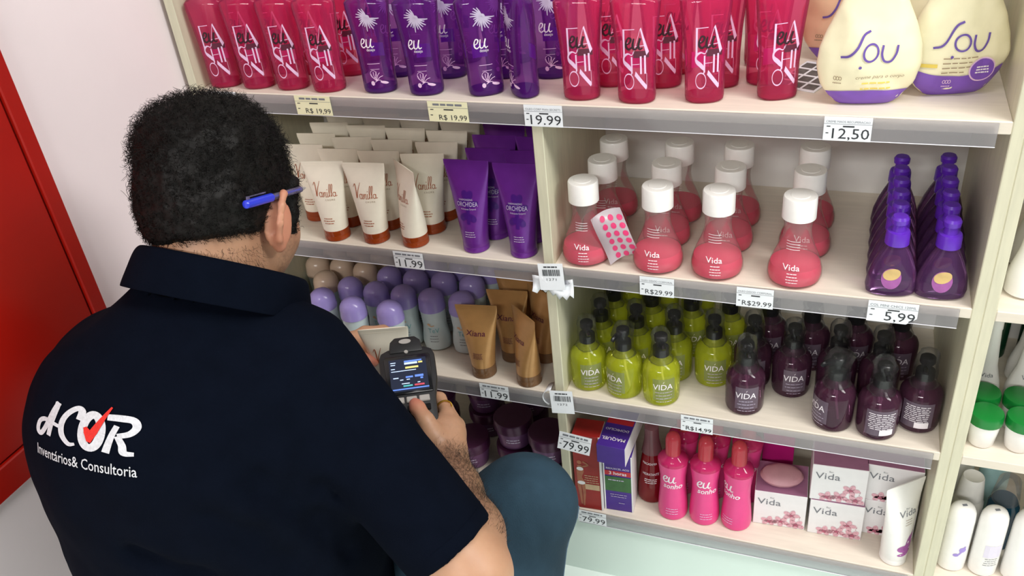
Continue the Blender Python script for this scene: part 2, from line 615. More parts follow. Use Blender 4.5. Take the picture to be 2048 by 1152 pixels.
def unit(name, label, xl, xr, zs, divider=None, wl=0.018, wr=0.016):
    e = empty(name, (xl, 0, 0))
    tag(e, label, 'shelving')
    w = xr - xl
    obj('upright', mesh('upright', box(0, 0, 0, wl, DEPTH, 1.9, 0.0012), 'laminate_v'), e)
    obj('upright', mesh('upright', box(w - wr, 0, 0, w, DEPTH, 1.9, 0.0012), 'laminate_v'), e)
    obj('back_panel', mesh('back_panel', box(0, DEPTH, 0, w, DEPTH + 0.012, 1.9), 'back', False), e)
    if divider is not None:
        obj('divider', mesh('divider', box(divider - xl, 0.001, zs[-1], divider - xl + 0.018, DEPTH, zs[0] - TH, 0.0012), 'laminate_v'), e)
    for i, z in enumerate(zs):
        if divider is None or i in (0, len(zs) - 1):
            spans = [(wl, w - wr)]
        else:
            spans = [(wl, divider - xl), (divider - xl + 0.018, w - wr)]
        for a, b in spans:
            obj('shelf_board', mesh('shelf_board', box(a, 0.0, z - TH, b, DEPTH, z, 0.0012), 'laminate'), e)
    obj('plinth', mesh('plinth', box(wl, 0.004, 0, w - wr, 0.02, zs[-1] - TH), 'plinth', False), e)
    return e


unit('shelving_unit', 'pale laminate shelving unit with a central divider full of cosmetics', -0.645, 0.678, (Z1, Z2, Z3, Z4), 0.0)
unit('shelving_unit', 'pale laminate shelving unit cut off at the right edge of the photo', 0.678, 1.36, (Z1, Z2, Z3, Z4), None, 0.016, 0.018)

# clear plastic price rails clipped to the shelf fronts
RAIL_H = 0.034


def rail(x0, x1, z, label):
    e = empty('price_rail', (x0, -0.0015, z))
    tag(e, label, 'price rail', 'clear price rails along the shelf fronts')
    w = x1 - x0
    obj('rail_face', mesh('rail_face', box(0, -0.0022, -RAIL_H, w, -0.001, -0.001, 0.0003), 'strip', False), e)
    obj('rail_lip', mesh('rail_lip', box(0, -0.0030, -RAIL_H - 0.0012, w, -0.0008, -RAIL_H, 0.0003), 'lip', False), e)


rail(-0.62, 0.646, Z1, 'long clear plastic price rail on the front of the top shelf')
rail(-0.62, -0.004, Z2, 'clear price rail under the cream vanilla tubes')
rail(0.024, 0.646, Z2, 'clear price rail under the white-capped pink oil bottles')
rail(-0.62, -0.004, Z3, 'clear price rail under the lavender-capped roll-ons and gold tubes')
rail(0.024, 0.652, Z3, 'clear price rail under the green and plum pump bottles')
rail(-0.62, -0.004, Z4, 'clear price rail under the plum jars, behind the knee')
rail(0.03, 0.652, Z4, 'clear price rail on the lowest shelf under the white cartons')


def price_tag(x, z, w, h, price, label, head=None, cream=False, rz=0.0, y=-0.0045, ph=0.42, seed=1, bold=0.0, px=0.08, tilt=0.0, dogear=False):
    e = empty('price_tag', (x, y, z), (tilt, rz, 0))
    tag(e, label, 'price tag', 'price tags along the shelf fronts')
    if dogear:
        V = [(-w / 2, -0.0006, -h / 2), (w / 2 - 0.014, -0.0006, -h / 2), (w / 2, -0.0006, -h / 2 + 0.012), (w / 2, -0.0006, h / 2), (-w / 2, -0.0006, h / 2)]
        V += [(a, 0.0, c) for a, b, c in V]
        me = mesh('paper', (V, [(0, 1, 2, 3, 4), (9, 8, 7, 6, 5)] + [(i, i + 5, (i + 1) % 5 + 5, (i + 1) % 5) for i in range(5)]), 'paper', False)
    else:
        me = mesh('paper', box(-w / 2, -0.0006, -h / 2, w / 2, 0, h / 2), 'cream_paper' if cream else 'paper', False)
    obj('paper', me, e)
    tp = text2(price, bold=bold, sx=1.12)
    x0_, x1_ = min(p[0] for p in tp[0]), max(p[0] for p in tp[0])
    sz = min(h * ph, w * 0.80 / (x1_ - x0_))
    obj('price', mesh('price', flat(tp, w * 0.46 - x1_ * sz, -0.0009, -h * 0.40, sz), 'ink', False), e)
    if head:
        t = text2(head, sx=1.0)
        tw = max(p[0] for p in t[0]) - min(p[0] for p in t[0])
        obj('product_line', mesh('product_line', flat(t, 0, -0.0009, h * 0.26, min(w * 0.92 / tw, h * 0.2)), 'grey_ink', False), e)
    else:
        obj('product_line', mesh('product_line', flat(small_print(0, h * 0.30, w * 0.9, 1, 0.004, h * 0.10, seed), 0, -0.0009), 'grey_ink', False), e)
    obj('rule', mesh('rule', flat(rect2(-w / 2, h * 0.2, w / 2, h * 0.215), 0, -0.0009), 'grey_ink', False), e)
    obj('small_print', mesh('small_print', flat(join(rect2(-w * .44, h * .08, -w * .36, h * .12), rect2(-w * .10, h * .08, w * .14, h * .14), rect2(-w * .45, -h * .2, -w * .39, -h * .16)), 0, -0.0009), 'ink', False), e)


price_tag(-0.389, 1.0475, 0.070, 0.034, 'R$ 19,99', 'cream price tag R$ 19,99 on the top rail nearest the dark hair', cream=True, ph=0.26, px=0.2, seed=3)
price_tag(-0.138, 1.0465, 0.070, 0.034, 'R$ 19,99', 'cream price tag R$ 19,99 on the top rail under the purple bottles', cream=True, ph=0.26, px=0.2, seed=3)
price_tag(0.023, 1.0465, 0.062, 0.035, '19.99', 'white price tag 19.99 on the top rail above the divider', head='OLEO CORP MAN SECRETS', ph=0.47, seed=4)
price_tag(0.463, 1.0465, 0.062, 0.035, '12,50', 'white price tag 12,50 on the top rail below the pouches', head='CREME MAOS RECUPERACAO', ph=0.44, seed=5)
price_tag(-0.260, 0.7555, 0.060, 0.034, '11.99', 'white price tag 11.99 below the cream vanilla tubes', ph=0.46, seed=6)
price_tag(0.197, 0.7560, 0.057, 0.036, 'R$29.99', 'white price tag R$29.99 below the second oil bottle from the divider', head='OLEO DESOD CORPORAL', ph=0.36, px=0.05, seed=7)
price_tag(0.354, 0.7550, 0.057, 0.036, 'R$29.99', 'white price tag R$29.99 between the third and fourth oil bottles', head='OLEO DESOD CORPORAL', ph=0.36, px=0.05, seed=7)
price_tag(0.556, 0.7555, 0.070, 0.037, '5,99', 'white price tag 5,99 with a clipped corner under the purple colognes', head='COL MINI CHICS 120ML', ph=0.45, px=0.06, seed=8, dogear=True)
price_tag(-0.124, 0.4725, 0.060, 0.035, '11.99', 'white price tag 11.99 below the gold tubes', ph=0.46, seed=9)
price_tag(0.267, 0.4715, 0.057, 0.036, 'R$14,99', 'white price tag R$14,99 below the gap between green and plum pumps', ph=0.34, px=0.08, seed=10, bold=0.012)
price_tag(0.040, 0.3950, 0.064, 0.036, '79.99', 'tilted white price tag 79.99 hanging in front of the red carton', ph=0.46, seed=12, y=-0.026, rz=math.radians(6), tilt=math.radians(-18))
price_tag(0.058, 0.1755, 0.060, 0.034, '79.99', 'white price tag 79.99 on the lowest rail beside the knee', ph=0.44, seed=13)
price_tag(-0.573, 1.049, 0.060, 0.034, '19.99', 'white price tag on the top rail mostly hidden behind the curly hair', ph=0.44, seed=14)


def bar_label(z, number, label, torn):
    e = empty('barcode_label', (0.016, -0.010, z), (math.radians(-6), math.radians(-4), math.radians(4)))
    tag(e, label, 'label', 'barcode labels taped to the divider')
    w, h = 0.044, 0.05
    obj('paper', mesh('paper', box(-w / 2, -0.0007, -h / 2, w / 2, 0, h / 2), 'paper', False), e)
    r = random.Random(int(number))
    x, out = -w * 0.34, []
    while x < w * 0.36:
        b = r.choice((0.0006, 0.001, 0.0016))
        out.append(rect2(x, 0.002, x + b, 0.014, 1, 1))
        x += b + r.choice((0.0006, 0.0009, 0.0014))
    obj('barcode', mesh('barcode', flat(join(*out), 0, -0.0011), 'ink', False), e)
    obj('number', mesh('number', flat(text2(number, sx=1.4, space=1.2), 0, -0.0011, -0.0068, 0.0046), 'ink', False), e)
    obj('small_print', mesh('small_print', flat(small_print(0, 0.0175, w * 0.6, 1, 0.004, 0.0025, 5), 0, -0.0011), 'ink', False), e)
    if torn:
        # crumpled white tape behind the label, wrapped over the divider edge
        V, F = [], []
        nx, nz = 12, 5
        for j in range(nz):
            for i in range(nx):
                u, t = i / (nx - 1), j / (nz - 1)
                x = -0.036 + 0.072 * u
                zz = -0.034 + 0.030 * t + 0.006 * math.sin(u * 5 + 1) + (0.004 * (-1) ** i if j == 0 else 0)
                yy = 0.004 + 0.005 * math.sin(u * 7 + t * 3) - 0.010 * (abs(u - 0.5) * 2) ** 2 * (1 - t)
                V.append((x, yy, zz))
        for j in range(nz - 1):
            for i in range(nx - 1):
                a = j * nx + i
                F.append((a, a + 1, a + nx + 1, a + nx))
        o = obj('tape', mesh('tape', (V, F), 'paper'), e)
        sm = o.modifiers.new('thickness', 'SOLIDIFY')
        sm.thickness = 0.0006
    else:
        # a curl of white tape beside the label
        V, F = [], []
        n = 16
        for j in range(2):
            for i in range(n):
                a = 0.1 + 2.6 * i / (n - 1)
                V.append((-0.020 - 0.019 * math.sin(a), 0.006 + j * 0.028, 0.004 + 0.017 * math.cos(a)))
        for i in range(n - 1):
            F.append((i, i + 1, i + 1 + n, i + n))
        o = obj('tape', mesh('tape', (V, F), 'paper'), e)
        sm = o.modifiers.new('thickness', 'SOLIDIFY')
        sm.thickness = 0.0006


bar_label(0.757, '1271', 'white barcode label 1271 with torn tape on the divider', True)
bar_label(0.479, '1272', 'white barcode label 1272 with a curl of tape on the divider', False)

# ------------------------------------------------------------------ lettering
def fashion_logo():
    """tall thin-and-thick capitals stacked F A / S H I / O N"""
    out = [rect2(0.00, 0.54, 0.075, 1.0, 1, 6), ribbon([(0.0, 0.99), (0.48, 1.0)], 0.012), ribbon([(0.1, 0.78), (0.2, 0.78)], 0.01),
           ribbon([(0.72, 1.02), (0.98, 0.60)], (0.05, 0.11), False), ribbon([(0.70, 1.0), (0.42, 0.60)], 0.014),
           ribbon([(0.48, 0.72), (0.9, 0.74)], 0.012),
           ribbon([(0.42, 0.64), (0.36, 0.58), (0.2, 0.60), (0.04, 0.55), (0.03, 0.46), (0.2, 0.39), (0.34, 0.32), (0.32, 0.24)], (0.015, 0.02, 0.07, 0.09, 0.03)),
           rect2(0.32, 0.27, 0.38, 0.55, 1, 4), ribbon([(0.36, 0.42), (0.66, 0.43)], 0.01),
           rect2(0.68, 0.26, 0.75, 0.56, 1, 4), rect2(0.84, 0.26, 0.91, 0.57, 1, 4),
           ring2(0.22, 0.13, 0.20, 0.13, 0.022), ribbon([(0.48, 0.27), (0.92, 0.02)], (0.09, 0.08), False),
           ribbon([(0.93, 0.27), (0.93, 0.0)], 0.012)]
    return join(*out)


def eu_script(b=1.0):
    e = ribbon([(0.02, 0.24), (0.22, 0.36), (0.30, 0.56), (0.16, 0.62), (0.04, 0.40), (0.04, 0.14), (0.18, 0.02), (0.36, 0.14)], tuple(b * q for q in (0.04, 0.09, 0.06, 0.10, 0.06)))
    u = ribbon([(0.46, 0.60), (0.40, 0.30), (0.42, 0.06), (0.58, 0.06), (0.72, 0.34), (0.80, 0.62)], tuple(b * q for q in (0.06, 0.10, 0.08, 0.05, 0.08)))
    u2 = ribbon([(0.80, 0.62), (0.70, 0.25), (0.76, 0.03), (0.92, 0.10)], tuple(b * q for q in (0.09, 0.09, 0.05)))
    return join(e, u, u2)


def hibiscus(seed=3):
    r = random.Random(seed)
    out = []
    for i in range(17):
        a = 1.9 + 4.1 * i / 16
        l = r.uniform(0.32, 0.52)
        p = [(0.6, 0.62)] + [(0.6 + math.cos(a + 0.15 * t) * l * t, 0.62 + math.sin(a + 0.15 * t) * l * t) for t in (0.35, 0.7, 1.0)]
        out.append(ribbon(p, (0.015, 0.055, 0.03)))
    out.append(disc2(0.6, 0.62, 0.10))
    return join(*out)


def butterfly():
    out = []
    for a in (0.2, 0.7, 1.1, 1.5, 1.9):
        out.append(ribbon([(0.4, 0.25), (0.4 + 0.24 * math.cos(a + .5), 0.25 + 0.3 * math.sin(a + .5)), (0.4 + 0.42 * math.cos(a + .35), 0.25 + 0.5 * math.sin(a + .35))], 0.028))
    out.append(ring2(0.28, 0.62, 0.16, 0.2, 0.02))
    out.append(disc2(0.78, 0.16, 0.2, 0.07, rot=-0.3))
    out.append(disc2(0.18, 0.14, 0.1, 0.12))
    out.append(ribbon([(0.3, 0.2), (0.55, 0.3), (0.8, 0.12)], 0.03))
    return join(*out)


def vanilla_script():
    out = [ribbon([(0.0, 0.62), (0.10, 0.78), (0.14, 0.5), (0.16, 0.06), (0.24, 0.4), (0.40, 0.86)], (0.02, 0.04, 0.05, 0.04, 0.02)),
           ring2(0.40, 0.17, 0.075, 0.12, 0.03), ribbon([(0.48, 0.3), (0.48, 0.08), (0.54, 0.06)], 0.03),
           ribbon([(0.56, 0.3), (0.57, 0.06), (0.60, 0.24), (0.67, 0.28), (0.68, 0.06), (0.73, 0.06)], 0.03),
           ribbon([(0.76, 0.3), (0.77, 0.07), (0.82, 0.06)], 0.03), disc2(0.77, 0.42, 0.022),
           ribbon([(0.84, 0.06), (0.95, 0.6), (0.90, 0.66), (0.86, 0.3), (0.89, 0.06)], 0.026),
           ribbon([(0.95, 0.06), (1.06, 0.6), (1.01, 0.66), (0.97, 0.3), (1.0, 0.06)], 0.026),
           ring2(1.12, 0.17, 0.07, 0.11, 0.03), ribbon([(1.19, 0.28), (1.19, 0.08), (1.27, 0.09)], 0.028)]
    return join(*out)


def sou_logo():
    s = ribbon([(0.0, 0.28), (0.14, 0.32), (0.26, 0.48), (0.36, 0.72), (0.48, 0.80)], 0.045)
    o = ring2(0.52, 0.38, 0.135, 0.165, 0.04)
    u = ribbon([(0.74, 0.52), (0.73, 0.34), (0.80, 0.20), (0.92, 0.20), (1.0, 0.34), (1.02, 0.52)], 0.042)
    return join(s, o, u, disc2(0.36, 0.10, 0.03))


def c2(vf, cx=0.0, cy=0.0, s=1.0):
    return [((p[0] - cx) * s, (p[1] - cy) * s) for p in vf[0]], vf[1]


# ------------------------------------------------------------------ kinds
def eu_bottle(gelmat, basemat, capmat, style):
    s = [(0.0, .0245, .0175, 2.3), (.0025, .0275, .0200, 2.3), (.008, .0285, .021, 2.3), (.05, .0285, .021, 2.3), (.085, .0305, .0212, 2.4),
         (.115, .0335, .0205, 2.5), (.138, .0362, .019, 2.6), (.147, .0365, .0175, 2.6), (.1525, .031, .0145, 2.4), (.1565, .014, .0115, 2), (.162, .0115, .0115, 2)]
    k = Skin(s)
    parts = [('bottle', mesh('eu_body', loft(s, 28), gelmat), None),
             ('foot', mesh('eu_foot', loft([(.0012, .0235, .0165, 2.3), (.004, .0272, .0196, 2.3), (.0095, .0276, .0200, 2.3)], 28), basemat), 0),
             ('cap', mesh('eu_cap', lathe([(.160, .0135), (.161, .0145), (.190, .0140), (.193, .0120), (.194, .004)], 20), capmat), None)]
    if style == 'fashion':
        parts += [('lettering', mesh('eu_print', lay(k, c2(fashion_logo(), 0.5, 0, 1), 0.003, .022, .040 * 1.0), 'lilac_ink', False), 0)]
        # stretch: capitals are taller than wide
        v, f = fashion_logo()
        v = [((p[0] - 0.5) * .036, p[1] * .088) for p in v]
        parts[-1] = ('lettering', mesh('eu_print', lay(k, (v, f), 0.003, .024), 'lilac_ink', False), 0)
        parts += [('script', mesh('eu_script', lay(k, c2(eu_script(1.35), .45, 0, .027), 0.001, .083, 1, .0009), 'dark_ink', False), 0),
                  ('name_band', mesh('eu_band', lay(k, rect2(-.004, 0, .018, .010), 0.004, .071, 1, .0003), 'plum_ink', False), 0),
                  ('back_label', mesh('eu_back', lay(k, rect2(-.014, 0, .012, .024), -0.004, .042, 1, -.0012, 1), 'magenta_label', False), 0)]
    else:
        parts += [('script', mesh('eu_script_w', lay(k, c2(eu_script(), .45, 0, .0235), -0.003, .078), 'white_ink', False), 0),
                  ('lettering', mesh('eu_sub', lay(k, tfit('desejo', .014, .0048), 0.0015, .0725), 'white_ink', False), 0),
                  ('flower_print', mesh('eu_flower', lay(k, c2(hibiscus(), .5, .5, .042), 0, .121), 'silver_ink', False), 0),
                  ('vine_print', mesh('eu_vine', lay(k, c2(butterfly(), .45, .3, .032), 0.004, .024), 'lilac_ink', False), 0),
                  ('rule_print', mesh('eu_rules', lay(k, join(rect2(-.01, 0, .011, .0008), rect2(-.006, -.009, .009, -.0084)), 0.001, .051), 'lilac_ink', False), 0),
                  ('back_label', mesh('eu_back2', lay(k, rect2(-.012, 0, .012, .022), -0.003, .052, 1, -.0012, 1), 'violet_label', False), 0)]
    return ('lotion_bottle', 'bottle', parts)


def tube_secs(h, zc, r=.0238, w=.041):
    s = []
    for i in range(13):
        t = i / 12
        s.append((zc + (h - .007 - zc) * t, r + (w - r) * t ** 1.15, max(.0012, r * (1 - t ** 1.7))))
    return s + [(h, w, .0010)]


def tube_kind(name, h, body, cap, prints, capr=.0245, caph=.021, ribs=True):
    s = tube_secs(h, caph)
    k = Skin(s)
    parts = [('tube', mesh(name + '_tube', loft(s, 28), body), None),
             ('cap', mesh(name + '_cap', lathe([(0, capr * .93), (.0015, capr), (caph * .45, capr * 1.0), (caph * .5, capr * .985), (caph * .55, capr), (caph, capr * .985), (caph + .001, capr * .8)], 28), cap), None),
             ('crimp', mesh(name + '_crimp', lay(k, join(rect2(-.040, -.001, .040, -.0004, 8, 1), rect2(-.040, .0035, .040, .0040, 8, 1)), 0, h - .007, 1, .0003), body, False), 0)]
    for pn, vf2, x, z, sc, m in prints:
        parts.append((pn, mesh(name + '_' + pn, lay(k, vf2, x, z, sc), m, False), 0))
    return ('cream_tube', 'tube', parts)


KIND = {}
KIND['eu_pink'] = eu_bottle('pink_gel', 'pink_base', 'pink_cap', 'fashion')
KIND['eu_purple'] = eu_bottle('purple_gel', 'purple_base', 'violet_plastic', 'desejo')
KIND['vanilla'] = tube_kind('vanilla', .154, 'cream', 'orange_cap', [
    ('lettering', c2(vanilla_script(), .62, 0), -.001, .088, .036, 'brown_ink'),
    ('lettering', text2('CREME', space=1.5), .008, .0825, .0032, 'tan_ink'),
    ('small_print', small_print(0, 0, 1, 3, .22, .07, 4), -.001, .047, .022, 'brown_ink')])
KIND['orchidea'] = tube_kind('orchidea', .171, 'orchid', 'orchid', [
    ('orchid_print', join(*[disc2(.011 * math.cos(a), .024 * math.sin(a), .009, .006, 14, a) for a in (0.3, 1.2, 1.9, 2.8, 3.9, 5.4)], rect2(-.003, -.03, .003, .02)), 0, .088, 1, 'orchid_dark'),
    ('lettering', tfit('ORCHIDEA', .038, .0085), -.001, .0905, 1, 'silver_ink'),
    ('lettering', tfit('HARMONIZING', .025, .0034), -.003, .1010, 1, 'silver_ink'),
    ('lettering', tfit('Hidratante Corporal', .027, .0032), .001, .0845, 1, 'silver_ink'),
    ('small_print', small_print(0, 0, 1, 3, .20, .06, 8), .0, .042, .022, 'silver_ink')], capr=.0240, caph=.022)
KIND['gold'] = tube_kind('gold', .158, 'gold', 'gold_cap', [
    ('lettering', text2('Xiana', shear=.15, bold=.01), -.004, .096, .012, 'plum_ink'),
    ('small_print', small_print(0, 0, 1, 5, .14, .05, 6), -.003, .058, .020, 'plum_ink')], caph=.024)
KIND['orchid_white'] = tube_kind('orchid_white', .188, 'white', 'white', [
    ('lettering', text2('Vida', sx=1.0), .004, .118, .015, 'grey_ink'),
    ('lettering', text2('flor'), .003, .133, .004, 'grey_ink'),
    ('small_print', small_print(0, 0, 1, 3, .3, .06, 3), .006, .109, .018, 'tan_ink'),
    ('orchid_print', join(disc2(.010, .030, .010, .016, 16, -.5), disc2(.004, .016, .0125, .011, 16, .2), disc2(-.006, .017, .009, .007), disc2(-.004, .004, .010, .0035, 16, .1)), .003, .026, 1.1, 'orchid_print')], capr=.0235, caph=.024)

# flask with two-phase oil
fs = [(z, r, r) for z, r in ((0, .035), (.003, .0395), (.010, .0420), (.022, .0415), (.036, .0372), (.052, .0308), (.066, .0252), (.078, .0216), (.090, .0203), (.100, .0212), (.107, .0225), (.112, .0210))]
fk = Skin(fs)
KIND['vida_oil'] = ('oil_bottle', 'bottle', [
    ('flask', mesh('flask', loft(fs, 30), 'clear'), None),
    ('oil', mesh('flask_oil', loft([(.002, .034, .034), (.005, .0388, .0388), (.012, .0410, .0410), (.022, .0404, .0404), (.031, .0378, .0378)], 30), 'pink_liquid'), 0),
    ('cap', mesh('flask_cap', lathe([(.109, .0235), (.1095, .0255), (.1435, .0252), (.1455, .0240), (.1458, .0150), (.1466, .0140), (.1468, .004)], 30), 'white'), None),
    ('lettering', mesh('flask_vida', lay(fk, text2('Vida', bold=.006, sx=1.15), -.006, .034, .0090), 'white_ink', False), 0),
    ('small_print', mesh('flask_small', lay(fk, small_print(0, 0, 1, 4, .24, .06, 14), -.004, .028, .020), 'white_ink', False), 0),
    ('neck_lines', mesh('flask_lines', lay(fk, join(*[rect2(-.011, .004 * i, .009, .004 * i + .0006) for i in range(4)]), -.004, .064), 'white_ink', False), 0)])

# small flat cologne with a push-pull cap; the sticker is a plain oval
ks = [(0, .028, .014, 2.2), (.003, .0345, .0185, 2.2), (.014, .0365, .0205, 2.2), (.034, .0345, .0205, 2.1), (.055, .028, .0195), (.072, .0205, .0175), (.083, .0150, .0150), (.09, .0135, .0135)]
kk = Skin(ks)
KIND['cologne'] = ('cologne_bottle', 'bottle', [
    ('bottle', mesh('cologne_body', loft(ks, 28), 'kid_gel'), None),
    ('cap', mesh('cologne_cap', lathe([(.085, .0155), (.0855, .0172), (.102, .0168), (.106, .0155), (.107, .0105), (.117, .0085), (.119, .0120), (.126, .0125), (.130, .0100), (.1305, .003)], 24), 'violet_plastic'), None),
    ('sticker', mesh('cologne_sticker', lay(kk, disc2(0, 0, .014, .018, 22), -.003, .034), 'orchid_print', False), 0),
    ('sticker_print', mesh('cologne_sticker2', lay(kk, disc2(0, 0, .0125, .0095, 20, .4), -.003, .0415, 1, .0009), 'pale_yellow', False), 0)])

rs = [(0, .021, .017), (.004, .0275, .0225), (.018, .0295, .0235), (.036, .0275, .0225), (.056, .0245, .0215), (.075, .0255, .0225), (.092, .0262, .0235), (.097, .0262, .0240)]
rk = Skin(rs)


def rollon(capm):
    return ('roll_on_deodorant', 'deodorant', [
        ('bottle', mesh('roll_body', loft(rs, 26), 'pale_blue'), None),
        ('cap', mesh('roll_cap', loft([(.094, .0262, .0244), (.0945, .0275, .0258), (.1005, .0278, .026), (.103, .0270, .0254), (.113, .0268, .0252), (.1205, .0254, .0240), (.1275, .0215, .0204), (.1325, .0155, .0148), (.1355, .0080, .0078), (.1366, .001, .001)], 26), capm), None),
        ('logo_print', mesh('roll_logo', lay(rk, join(disc2(-.005, .010, .0035, .0028), ribbon([(-.004, .007), (0, .006), (.006, .008)], .002)), -.002, .056), 'peach_ink', False), 0),
        ('lettering', mesh('roll_letter', lay(rk, text2('TeV', sx=.9), .001, .046, .011), 'teal_ink', False), 0),
        ('small_print', mesh('roll_small', lay(rk, small_print(0, 0, 1, 3, .32, .07, 21), 0, .037, .02), 'grey_ink', False), 0)])


KIND['roll_lav'] = rollon('lavender')
KIND['roll_beige'] = rollon('beige_cap')


def crinkle(vf, amp, seed):
    r = random.Random(seed)
    o = Vector((r.uniform(0, 50), r.uniform(0, 50), r.uniform(0, 50)))
    V = []
    for p in vf[0]:
        q = Vector(p)
        n = mnoise.noise(q * 90 + o) * amp + mnoise.noise(q * 230 + o) * amp * 0.5
        V.append((q.x + n, q.y + mnoise.noise(q * 110 - o) * amp, q.z + n * 0.3))
    return V, vf[1]


ps = [(z, r * .93, r * .93) for z, r in ((0, .030), (.003, .0345), (.009, .0362), (.058, .0368), (.069, .0362), (.077, .0325), (.085, .0225), (.0905, .0155), (.099, .0138))]
pk = Skin(ps)


def pump(gelm, panelm, seed, style):
    head = join(lathe([(.097, .0135), (.0975, .0152), (.112, .0148), (.114, .0120), (.1145, .0055), (.126, .0050), (.1265, .0110), (.129, .0122), (.138, .0118), (.1395, .010), (.140, .002)], 20),
                tube([(0, -.008, .1335), (0, -.020, .1345), (0, -.030, .1335), (0, -.034, .130)], [.0052, .0048, .004, .0036], 8))
    film = loft([(.086, .0225, .0225), (.097, .0185, .0185), (.112, .0185, .0205), (.125, .0165, .0235), (.136, .0175, .030), (.146, .015, .018), (.152, .011, .005)], 22)
    parts = [('bottle', mesh('pump_body', loft(ps, 30), gelm), None),
             ('pump', mesh('pump_head', head, 'black'), None),
             ('plastic_wrap', mesh('pump_wrap', crinkle(film, .0032, seed), 'wrap', True, 80), None),
             ('dip_tube', mesh('pump_dip', tube([(0, 0, .098), (.002, .002, .05), (.008, .006, .008)], .0022, 6), 'white_ink'), 0)]
    if style == 'front':
        parts += [('label', mesh('pump_label', lay(pk, rect2(-.020, 0, .021, .048, 8, 3), 0, .016, 1, .0003, -1, 1e-6), panelm, False), 0),
                  ('lettering', mesh('pump_vida', lay(pk, join(text2('VIDA', bold=.006, sx=.9, shear=.05), ribbon([(0.02, 1.2), (0.2, 1.45)], .06)), -.002, .041, .0125, .0008, -1, 1e-6), 'white_ink', False), 0),
                  ('small_print', mesh('pump_small', lay(pk, small_print(0, 0, 1, 4, .22, .035, seed), 0, .034, .032, .0008, -1, 1e-6), 'silver_ink', False), 0)]
    else:
        parts += [('label', mesh('pump_label', lay(pk, rect2(-.026, 0, .026, .052, 10, 3), 0, .013, 1, .0003, -1, 1e-6), panelm, False), 0),
                  ('small_print', mesh('pump_small', lay(pk, small_print(0, 0, 1, 9, .085, .03, seed), 0, .058, .046, .0008, -1, 1e-6), 'white_ink', False), 0),
                  ('barcode', mesh('pump_bar', lay(pk, rect2(-.008, 0, .014, .012, 6, 1), .006, .014, 1, .0009, -1, 1e-6), 'white_ink', False), 0)]
    return ('pump_bottle', 'bottle', parts)


KIND['pump_lime'] = [pump('lime_gel', 'lime_panel', s, 'front') for s in (1, 2, 3)]
KIND['pump_plum'] = [pump('plum_gel', 'plum_panel', s, 'front') for s in (4, 5)]
KIND['pump_plum_back'] = [pump('plum_gel', 'plum_panel', s, 'back') for s in (6, 7, 8)]

js = [(0, .030, .030), (.003, .034, .034), (.02, .0365, .0365), (.043, .040, .040), (.047, .040, .040)]
jk = Skin(js)
KIND['jar'] = ('cream_jar', 'jar', [
    ('jar', mesh('jar_body', loft(js, 32), 'jar'), None),
    ('lid', mesh('jar_lid', lathe([(.0455, .0405), (.046, .0422), (.066, .0424), (.070, .0405), (.0705, .030), (.069, .004)], 32), 'jar_lid'), None),
    ('lettering', mesh('jar_print', lay(jk, small_print(0, 0, 1, 2, .25, .09, 5), 0, .03, .03), 'silver_ink', False), 0)])

ss = [(0, .025, .025), (.002, .0285, .0285), (.012, .0298, .0298), (.04, .0282, .0272), (.075, .0252, .0240), (.10, .0252, .0240), (.128, .0282, .0262), (.138, .0296, .0272)]
sk = Skin(ss)
KIND['sonho'] = ('lotion_bottle', 'bottle', [
    ('bottle', mesh('sonho_body', loft(ss, 28), 'hot_pink'), None),
    ('shoulder', mesh('sonho_shoulder', loft([(.138, .0296, .0272), (.143, .0298, .0274), (.150, .025, .024), (.155, .016, .016), (.158, .0145, .0145)], 28), 'rose_gel'), None),
    ('cap', mesh('sonho_cap', lathe([(.157, .0135), (.158, .0150), (.193, .0146), (.200, .0125), (.204, .0095), (.206, .005), (.2065, .001)], 24), 'coral_gel'), None),
    ('script', mesh('sonho_eu', lay(sk, c2(eu_script(1.2), .45, 0, .028), -.004, .098), 'white_ink', False), 0),
    ('lettering', mesh('sonho_name', lay(sk, tfit('sonho', .036, .0130, bold=.02, shear=.2), .002, .083, 1), 'white_ink', False), 0),
    ('small_print', mesh('sonho_small', lay(sk, small_print(0, 0, 1, 3, .2, .045, 31), .001, .030, .030), 'lilac_ink', False), 0)])

bs = [(0, .026, .026), (.002, .030, .030), (.01, .0315, .0315), (.05, .0285, .0285), (.09, .0235, .0235), (.112, .0195, .0195), (.122, .015, .015), (.128, .0135, .0135)]
bk = Skin(bs)
KIND['ruby'] = ('lotion_bottle', 'bottle', [
    ('bottle', mesh('ruby_body', loft(bs, 28), 'red_gel'), None),
    ('cap', mesh('ruby_cap', lathe([(.120, .0190), (.121, .0205), (.150, .0150), (.170, .0140), (.182, .0138), (.184, .010), (.1845, .002)], 24), 'smoke_cap'), None),
    ('lettering', mesh('ruby_print', lay(bk, tfit('MACADAMIA', .028, .0052), -.002, .098, 1), 'white_ink', False), 0),
    ('lettering', mesh('ruby_print2', lay(bk, tfit('HIDRATANTE', .032, .0058), 0, .073, 1), 'white_ink', False), 0),
    ('small_print', mesh('ruby_small', lay(bk, small_print(0, 0, 1, 3, .16, .06, 17), 0, .062, .028), 'white_ink', False), 0)])

